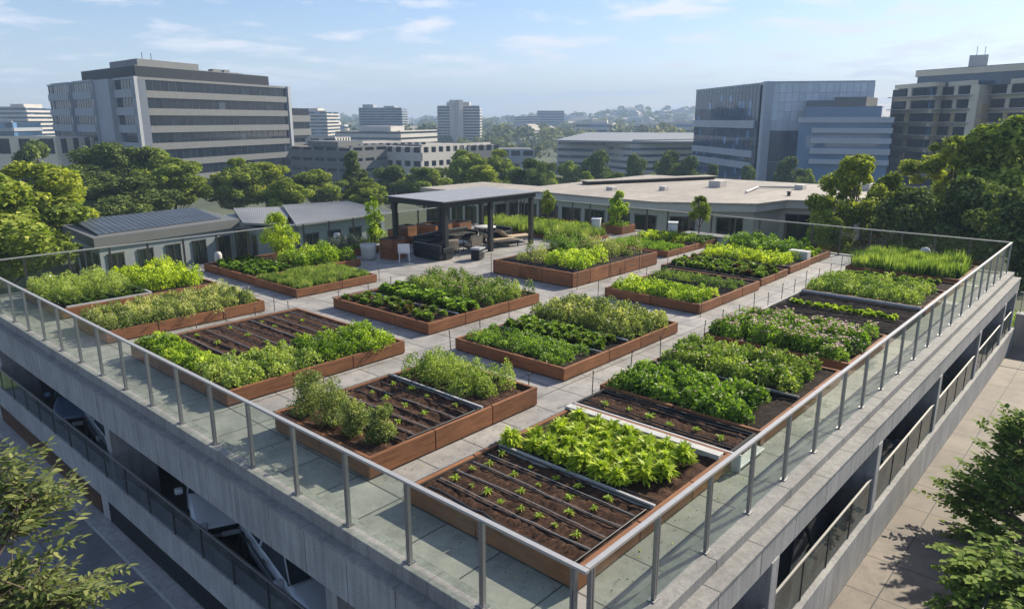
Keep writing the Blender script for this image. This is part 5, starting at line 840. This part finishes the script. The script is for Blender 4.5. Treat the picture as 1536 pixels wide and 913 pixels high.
# ================================================================== TREES
LIST = [ # px, ytop, D, radius, mat, kind, label
 (40, 246, 44, 4.6, 'tyel', 'b', 'big yellow green tree at the left edge behind the railing'), (-40, 262, 34, 4.5, 'tmid', 'b', 'green tree cut by the left edge of the view'), (98, 318, 44, 2.6, 'tmid', 'b', 'shaded tree between the yellow tree and the solar roof'), (48, 214, 84, 4.2, 'tdark', 'c', 'dark broad conifer before the far left end of the large office'),
 (150, 218, 72, 5.4, 'tdark', 'b', 'tall dark tree in front of the large office corner'), (212, 222, 74, 4.6, 'tmid', 'b', 'mid green tree before the leaning office pier'), (250, 240, 68, 4.0, 'tmid', 'b', 'rounded olive tree before the large office'), (110, 250, 62, 4.6, 'tdark', 'b', 'dark tree behind the yellow green tree'), (188, 268, 60, 4.2, 'tdark', 'b', 'dark shaded tree directly above the solar roof'),
 (345, 238, 78, 4.2, 'tmid', 'b', 'green tree standing in front of the office entrance'), (392, 246, 80, 4.4, 'tyel', 'b', 'yellowish tree right of the office entrance'), (420, 270, 66, 2.8, 'tmid', 'b', 'low tree above the middle metal roof'), (470, 256, 84, 4.0, 'tmid', 'b', 'tree left of the tall conifer'), (528, 226, 88, 2.5, 'tdark', 'k', 'tall narrow conifer before the grey buildings'), (545, 268, 72, 2.6, 'tmid', 'b', 'light tree at the foot of the tall conifer'),
 (585, 250, 96, 4.2, 'tdark', 'b', 'dark tree just right of the tall conifer'), (632, 252, 94, 4.4, 'tmid', 'b', 'spreading green tree behind the canopy roof'), (690, 228, 104, 4.8, 'tmid', 'b', 'large rounded tree below the banded tower'), (752, 226, 104, 5.0, 'tmid', 'b', 'large dense tree right of the banded tower'), (795, 240, 98, 3.4, 'tdark', 'b', 'darker tree at the right end of the dense clump'), (725, 250, 90, 3.4, 'tyel', 'b', 'lighter tree in front of the dense clump'),
 (822, 246, 118, 3.6, 'tmid', 'b', 'tree above the small white building'), (858, 244, 120, 3.6, 'tmid', 'b', 'tree at the left end of the wide flat building'), (903, 228, 122, 4.2, 'tdark', 'b', 'dark tree before the wide flat building'), (955, 234, 126, 3.4, 'tdark', 'b', 'small dark tree before the middle of the flat building'), (1008, 229, 124, 4.4, 'tdark', 'b', 'broad dark tree left of the mirrored office'), (1040, 236, 122, 3.2, 'tdark', 'b', 'dark tree touching the mirrored office'), (880, 258, 100, 2.8, 'tmid', 'b', 'low green tree above the clerestory roof'), (930, 260, 100, 2.6, 'tmid', 'b', 'second low green tree above the clerestory roof'), (985, 262, 104, 2.6, 'tmid', 'b', 'third low green tree above the clerestory roof'),
 (1075, 246, 130, 2.8, 'tdark', 'k', 'small dark conifer below the mirrored office'), (1128, 250, 128, 2.8, 'tdark', 'b', 'small round tree below the white pier'), (1192, 238, 120, 4.0, 'tdark', 'b', 'grey green tree before the dark glass wing'), (1225, 255, 116, 3.0, 'tmid', 'b', 'low tree right of the grey green one'),
 (1292, 234, 41, 3.1, 'tyel', 'o', 'airy yellow green tree with visible limbs before the beige block'), (1350, 262, 42, 2.0, 'tmid', 'b', 'smaller tree between the airy tree and the big right tree'), (1440, 208, 45, 4.4, 'tyel', 'o', 'big bright spreading tree before the beige block'), (1535, 180, 42, 4.2, 'tmid', 'b', 'tallest tree at the right edge of the view'), (1390, 285, 37, 2.6, 'tdark', 'b', 'dark undergrowth tree behind the right railing corner'), (1475, 270, 37, 2.8, 'tdark', 'b', 'dark tree behind the far right deck corner'), (1548, 290, 33, 2.8, 'tdark', 'b', 'dark tree at the right edge beside the garage end'), (1262, 316, 38, 1.4, 'tmid', 'b', 'low dark tree behind the rear right railing'),
]
proto = {}
def mkproto(kind, mat, H, R, seed):
    D_ = dict(b=dict(n=15000, leaf=.30, nb=30, br=.27, shell=.72), o=dict(n=19000, leaf=.24, nb=60, br=.17, shell=.3, base=.26), c=dict(n=15000, leaf=.32, nb=34, br=.22, shell=.55, base=.2), k=dict(n=13000, leaf=.26, nb=30, br=.34, conic=.8, base=.08))[kind]
    return tree('tree', (0, 0, -90), H, R, seed, LF[mat], 'x', 'tree', **D_)
count = {}
for i, (px, yt, D_, R, mt, kd, lab) in enumerate(LIST):
    q = atD(px, 190, D_); z = gz(q[0], q[1]); zt_ = float(atD(px, yt, D_)[2]); H = zt_-z; count[(kd, mt)] = count.get((kd, mt), 0)+1; var = count[(kd, mt)] % 3; key = (kd, mt, var)
    if key not in proto:
        pr = mkproto(kd, mt, 10., 4.2 if kd != 'k' else 2.4, 50+i); proto[key] = pr; KIDS[pr.name] = kids(pr); o = pr
    else: o = copy_tree(proto[key])
    R0 = 4.2 if kd != 'k' else 2.4; o.location = (q[0], q[1], z); o.scale = (R/R0, R/R0, H/10.*1.0); o.rotation_euler = (0, 0, (i*1.7) % 6.28); o['label'] = lab; o['group'] = 'trees between the garden and the town'
# --- near trees at the lower corners, with real leaf sprays on branches
def near_tree(name, label, base, targets, mat, leafl, nl, seed, sprays=26, spread=1.1, droop=.1, wl=.42, compound=True):
    r = np.random.default_rng(seed); root = empty(name, base, label, 'tree'); m = MB(); B = np.array(base, float); T0 = np.mean(targets, 0); fork = np.array([B[0], B[1], min(t[2] for t in targets)-.6]); m.tube([B-[0, 0, .1], (B+fork)/2+[.05, .03, 0], fork], [.13, .1, .08], 8)
    Vs = []; rn = []; tw = MB()
    for t in targets:
        t = np.array(t, float); md = (fork+t)/2+np.array([0, 0, .25]); m.tube([fork, md, t], [.05, .03, .012], 6)
        for k in range(sprays):
            s0 = t+r.normal(0, spread*.33, 3)*[1, 1, .75]; d = unit(s0-fork+r.normal(0, .5, 3)+np.array([0, 0, .2]))[0] if False else (s0-fork+r.normal(0, .6, 3)); d = d/np.linalg.norm(d); d[2] = d[2]*.4-droop; ln = r.uniform(.3, .55)
            st = s0-d*ln*.5; en = s0+d*ln*.5; tw.tube([t+(st-t)*.15, (st+t)/2+[0, 0, .03], st, en], [.008, .006, .004, .002], 4)
            sd = np.cross(d, [0, 0, 1.]); sd /= np.linalg.norm(sd)+1e-9; npair = nl
            for j in range(npair):
                u_ = (j+.6)/npair; p = st+d*ln*u_-np.array([0, 0, .03*u_*u_])
                for sg in (-1, 1):
                    ax = d*.55+sd*sg*.8+np.array([0, 0, r.normal(-.05, .22)]); ax /= np.linalg.norm(ax); nn = np.array([0, 0, 1.])+r.normal(0, .35, 3); L_ = leafl*r.uniform(.7, 1.2)*(1-.35*abs(u_-.4)); Vs.append((p, ax, nn, L_)); rn.append(r.normal(.55, .22))
            Vs.append((en, d, np.array([0, 0, 1.]), leafl)); rn.append(.7)
    P_ = np.array([v_[0] for v_ in Vs]); D = unit(np.array([v_[1] for v_ in Vs])); N_ = unit(np.array([v_[2] for v_ in Vs])); Ln = np.array([v_[3] for v_ in Vs])
    V = six(P_, D, N_, Ln, Ln*wl)-B; fast_mesh('foliage', V, 6, mat, np.clip(rn, 0, 1), None, root); m.build('trunk', M['bark'], root, world=True); tw.build('twigs', M['bark'], root, world=True); return root
def six(P, D, N, Ln, W):
    Sd = unit(np.cross(D, N)); N = unit(np.cross(Sd, D)); Ln = Ln[:, None]; W = W[:, None]; pts = [P, P+D*Ln*.3+Sd*W*.5+N*W*.08, P+D*Ln*.68+Sd*W*.36+N*W*.04-N*Ln*.03, P+D*Ln-N*Ln*.12, P+D*Ln*.68-Sd*W*.36+N*W*.04-N*Ln*.03, P+D*Ln*.3-Sd*W*.5+N*W*.08]; return np.stack(pts, 1).reshape(-1, 3)
tg = [atD(-38, 760, 6.2), atD(22, 790, 6.0), atD(-48, 860, 5.9), atD(12, 885, 5.8), atD(72, 895, 5.8), atD(-23, 935, 5.6), atD(52, 950, 5.6), atD(47, 745, 6.3), atD(-18, 720, 6.3), atD(-88, 800, 6.), atD(107, 905, 5.8)]
near_tree('tree', 'light green tree with slender drooping leaflets in the lower left corner', (-4.6, 3.6, -3.43), tg, LF['tnear'], .105, 6, 5, 34, .52, .12, .4)
tg = [atD(1515, 690, 13.4), atD(1500, 760, 13.1), atD(1470, 730, 13.3), atD(1530, 820, 12.9), atD(1495, 850, 10.6), atD(1560, 760, 13.0), atD(1550, 700, 13.4), atD(1540, 890, 10), atD(1580, 840, 12.8), atD(1475, 800, 13.0), atD(1590, 700, 13.2), atD(1500, 930, 9.6), atD(1455, 745, 13.2), atD(1560, 940, 9.4), atD(1535, 650, 13.6), atD(1500, 900, 9.8), atD(1530, 950, 9.4), atD(1478, 860, 10.4), atD(1520, 860, 10.2), atD(1560, 900, 9.8), atD(1475, 930, 9.6), atD(1510, 720, 13), atD(1545, 650, 13.4)]
near_tree('tree', 'dark green broadleaf tree overhanging the patio in the lower right corner', (11.6, -4.0, -2.75), tg, LF['tnear2'], .15, 5, 6, 46, .85, .02, .62)
tree('tree', (25.6, -4.9, -2.75), 3.4, 1.7, 77, LF['tmid'], 'patio tree just outside the right edge casting leafy shade near the end wall', n=6000, leaf=.16)
pr_ = empty('patio_handrail', (7.2, -2.6, -2.75), 'thin steel handrail under the lower right tree', 'handrail'); a, b = atZ(1474, 913, -1.75), atZ(1505, 840, -1.75); a = a+(a-b)*.5; MB().tube([tuple(a), tuple(b)], .016, 8).build('rail', M['charcoal'], pr_, world=True); [MB().tube([tuple(q), (q[0], q[1], -2.752)], .016, 6).build('post', M['steel'], pr_, world=True) for q in (a+(b-a)*.02, a+(b-a)*.98)]
# ================================================================== AIR, SKY, SUN
hz = bpy.data.materials.new('haze_air'); hz.use_nodes = True; nt = hz.node_tree; nt.nodes.clear(); o_ = nt.nodes.new('ShaderNodeOutputMaterial'); pv = nt.nodes.new('ShaderNodeVolumePrincipled')
HAZE_D = .00062; pv.inputs['Density'].default_value = HAZE_D; pv.inputs['Color'].default_value = (.52, .72, 1.0, 1); pv.inputs['Anisotropy'].default_value = .0; nt.links.new(pv.outputs[0], o_.inputs['Volume'])
ho = MB().box(-2400, -2400, -30, 2430, 2430, 105).build('haze', hz); tag(ho, kind='stuff')
EL = 31.; sd = np.array([.98, -.19]); sd /= np.linalg.norm(sd); el = rad(EL); sv = Vector((sd[0]*math.cos(el), sd[1]*math.cos(el), math.sin(el)))
W = bpy.data.worlds.new('World'); S.world = W; W.use_nodes = True; nt = W.node_tree; bg = nt.nodes['Background']; sky = nt.nodes.new('ShaderNodeTexSky'); sky.sky_type = 'NISHITA'; sky.sun_disc = False; sky.sun_elevation = el; sky.sun_rotation = math.atan2(sd[0], sd[1]); sky.air_density = 1.0; sky.dust_density = .3; sky.ozone_density = 2.6; sky.altitude = 50
def wn(t, **k):
    n = nt.nodes.new(t)
    for a_, b_ in k.items():
        if a_ in n.inputs: n.inputs[a_].default_value = b_
        else: setattr(n, a_, b_)
    return n
tc = wn('ShaderNodeTexCoord'); sx = wn('ShaderNodeSeparateXYZ'); nt.links.new(tc.outputs['Generated'], sx.inputs[0]); ad = wn('ShaderNodeMath', operation='ADD'); ad.inputs[1].default_value = .10; nt.links.new(sx.outputs[2], ad.inputs[0]); mxx = wn('ShaderNodeMath', operation='MAXIMUM'); mxx.inputs[1].default_value = .03; nt.links.new(ad.outputs[0], mxx.inputs[0])
vd = wn('ShaderNodeVectorMath', operation='DIVIDE'); cbn = wn('ShaderNodeCombineXYZ'); [nt.links.new(mxx.outputs[0], cbn.inputs[i]) for i in range(3)]; nt.links.new(tc.outputs['Generated'], vd.inputs[0]); nt.links.new(cbn.outputs[0], vd.inputs[1]); mp = wn('ShaderNodeMapping'); mp.inputs['Scale'].default_value = (.75, .75, 0.6); mp.inputs['Location'].default_value = (3.3, 1.7, 0); nt.links.new(vd.outputs[0], mp.inputs[0])
n1 = wn('ShaderNodeTexNoise', Scale=2.6, Detail=9, Roughness=.56, Distortion=.25); nt.links.new(mp.outputs[0], n1.inputs['Vector']); cr = wn('ShaderNodeValToRGB'); cr.color_ramp.elements[0].position = .50; cr.color_ramp.elements[0].color = (0, 0, 0, 1); cr.color_ramp.elements[1].position = .66; cr.color_ramp.elements[1].color = (.85, .85, .85, 1); nt.links.new(n1.outputs[0], cr.inputs[0])
mxn = wn('ShaderNodeMix', data_type='RGBA'); nt.links.new(cr.outputs[0], mxn.inputs[0]); hs = wn('ShaderNodeHueSaturation', Saturation=1.12); nt.links.new(sky.outputs[0], hs.inputs['Color']); tn = wn('ShaderNodeMix', data_type='RGBA', blend_type='MULTIPLY'); tn.inputs[0].default_value = 1; tn.inputs[7].default_value = (.97, .875, .93, 1); nt.links.new(hs.outputs[0], tn.inputs[6]); nt.links.new(tn.outputs[2], mxn.inputs[6]); mxn.inputs[7].default_value = (6.6, 6.6, 6.9, 1); nt.links.new(mxn.outputs[2], bg.inputs[0]); bg.inputs[1].default_value = .095
sl_ = bpy.data.lights.new('sun', 'SUN'); sl_.energy = 5.0; sl_.angle = rad(.5); sl_.color = (1, .90, .72); so = bpy.data.objects.new('sun', sl_); COL.objects.link(so); so.rotation_euler = sv.to_track_quat('Z', 'Y').to_euler(); so.location = (60, -30, 60)
S.view_settings.view_transform = 'Standard'; S.view_settings.look = 'None'; S.view_settings.exposure = .82; S.view_settings.gamma = 1; S.view_settings.use_curve_mapping = False
S.cycles.max_bounces = 7; S.cycles.transparent_max_bounces = 12; S.cycles.volume_bounces = 0; S.cycles.use_denoising = True
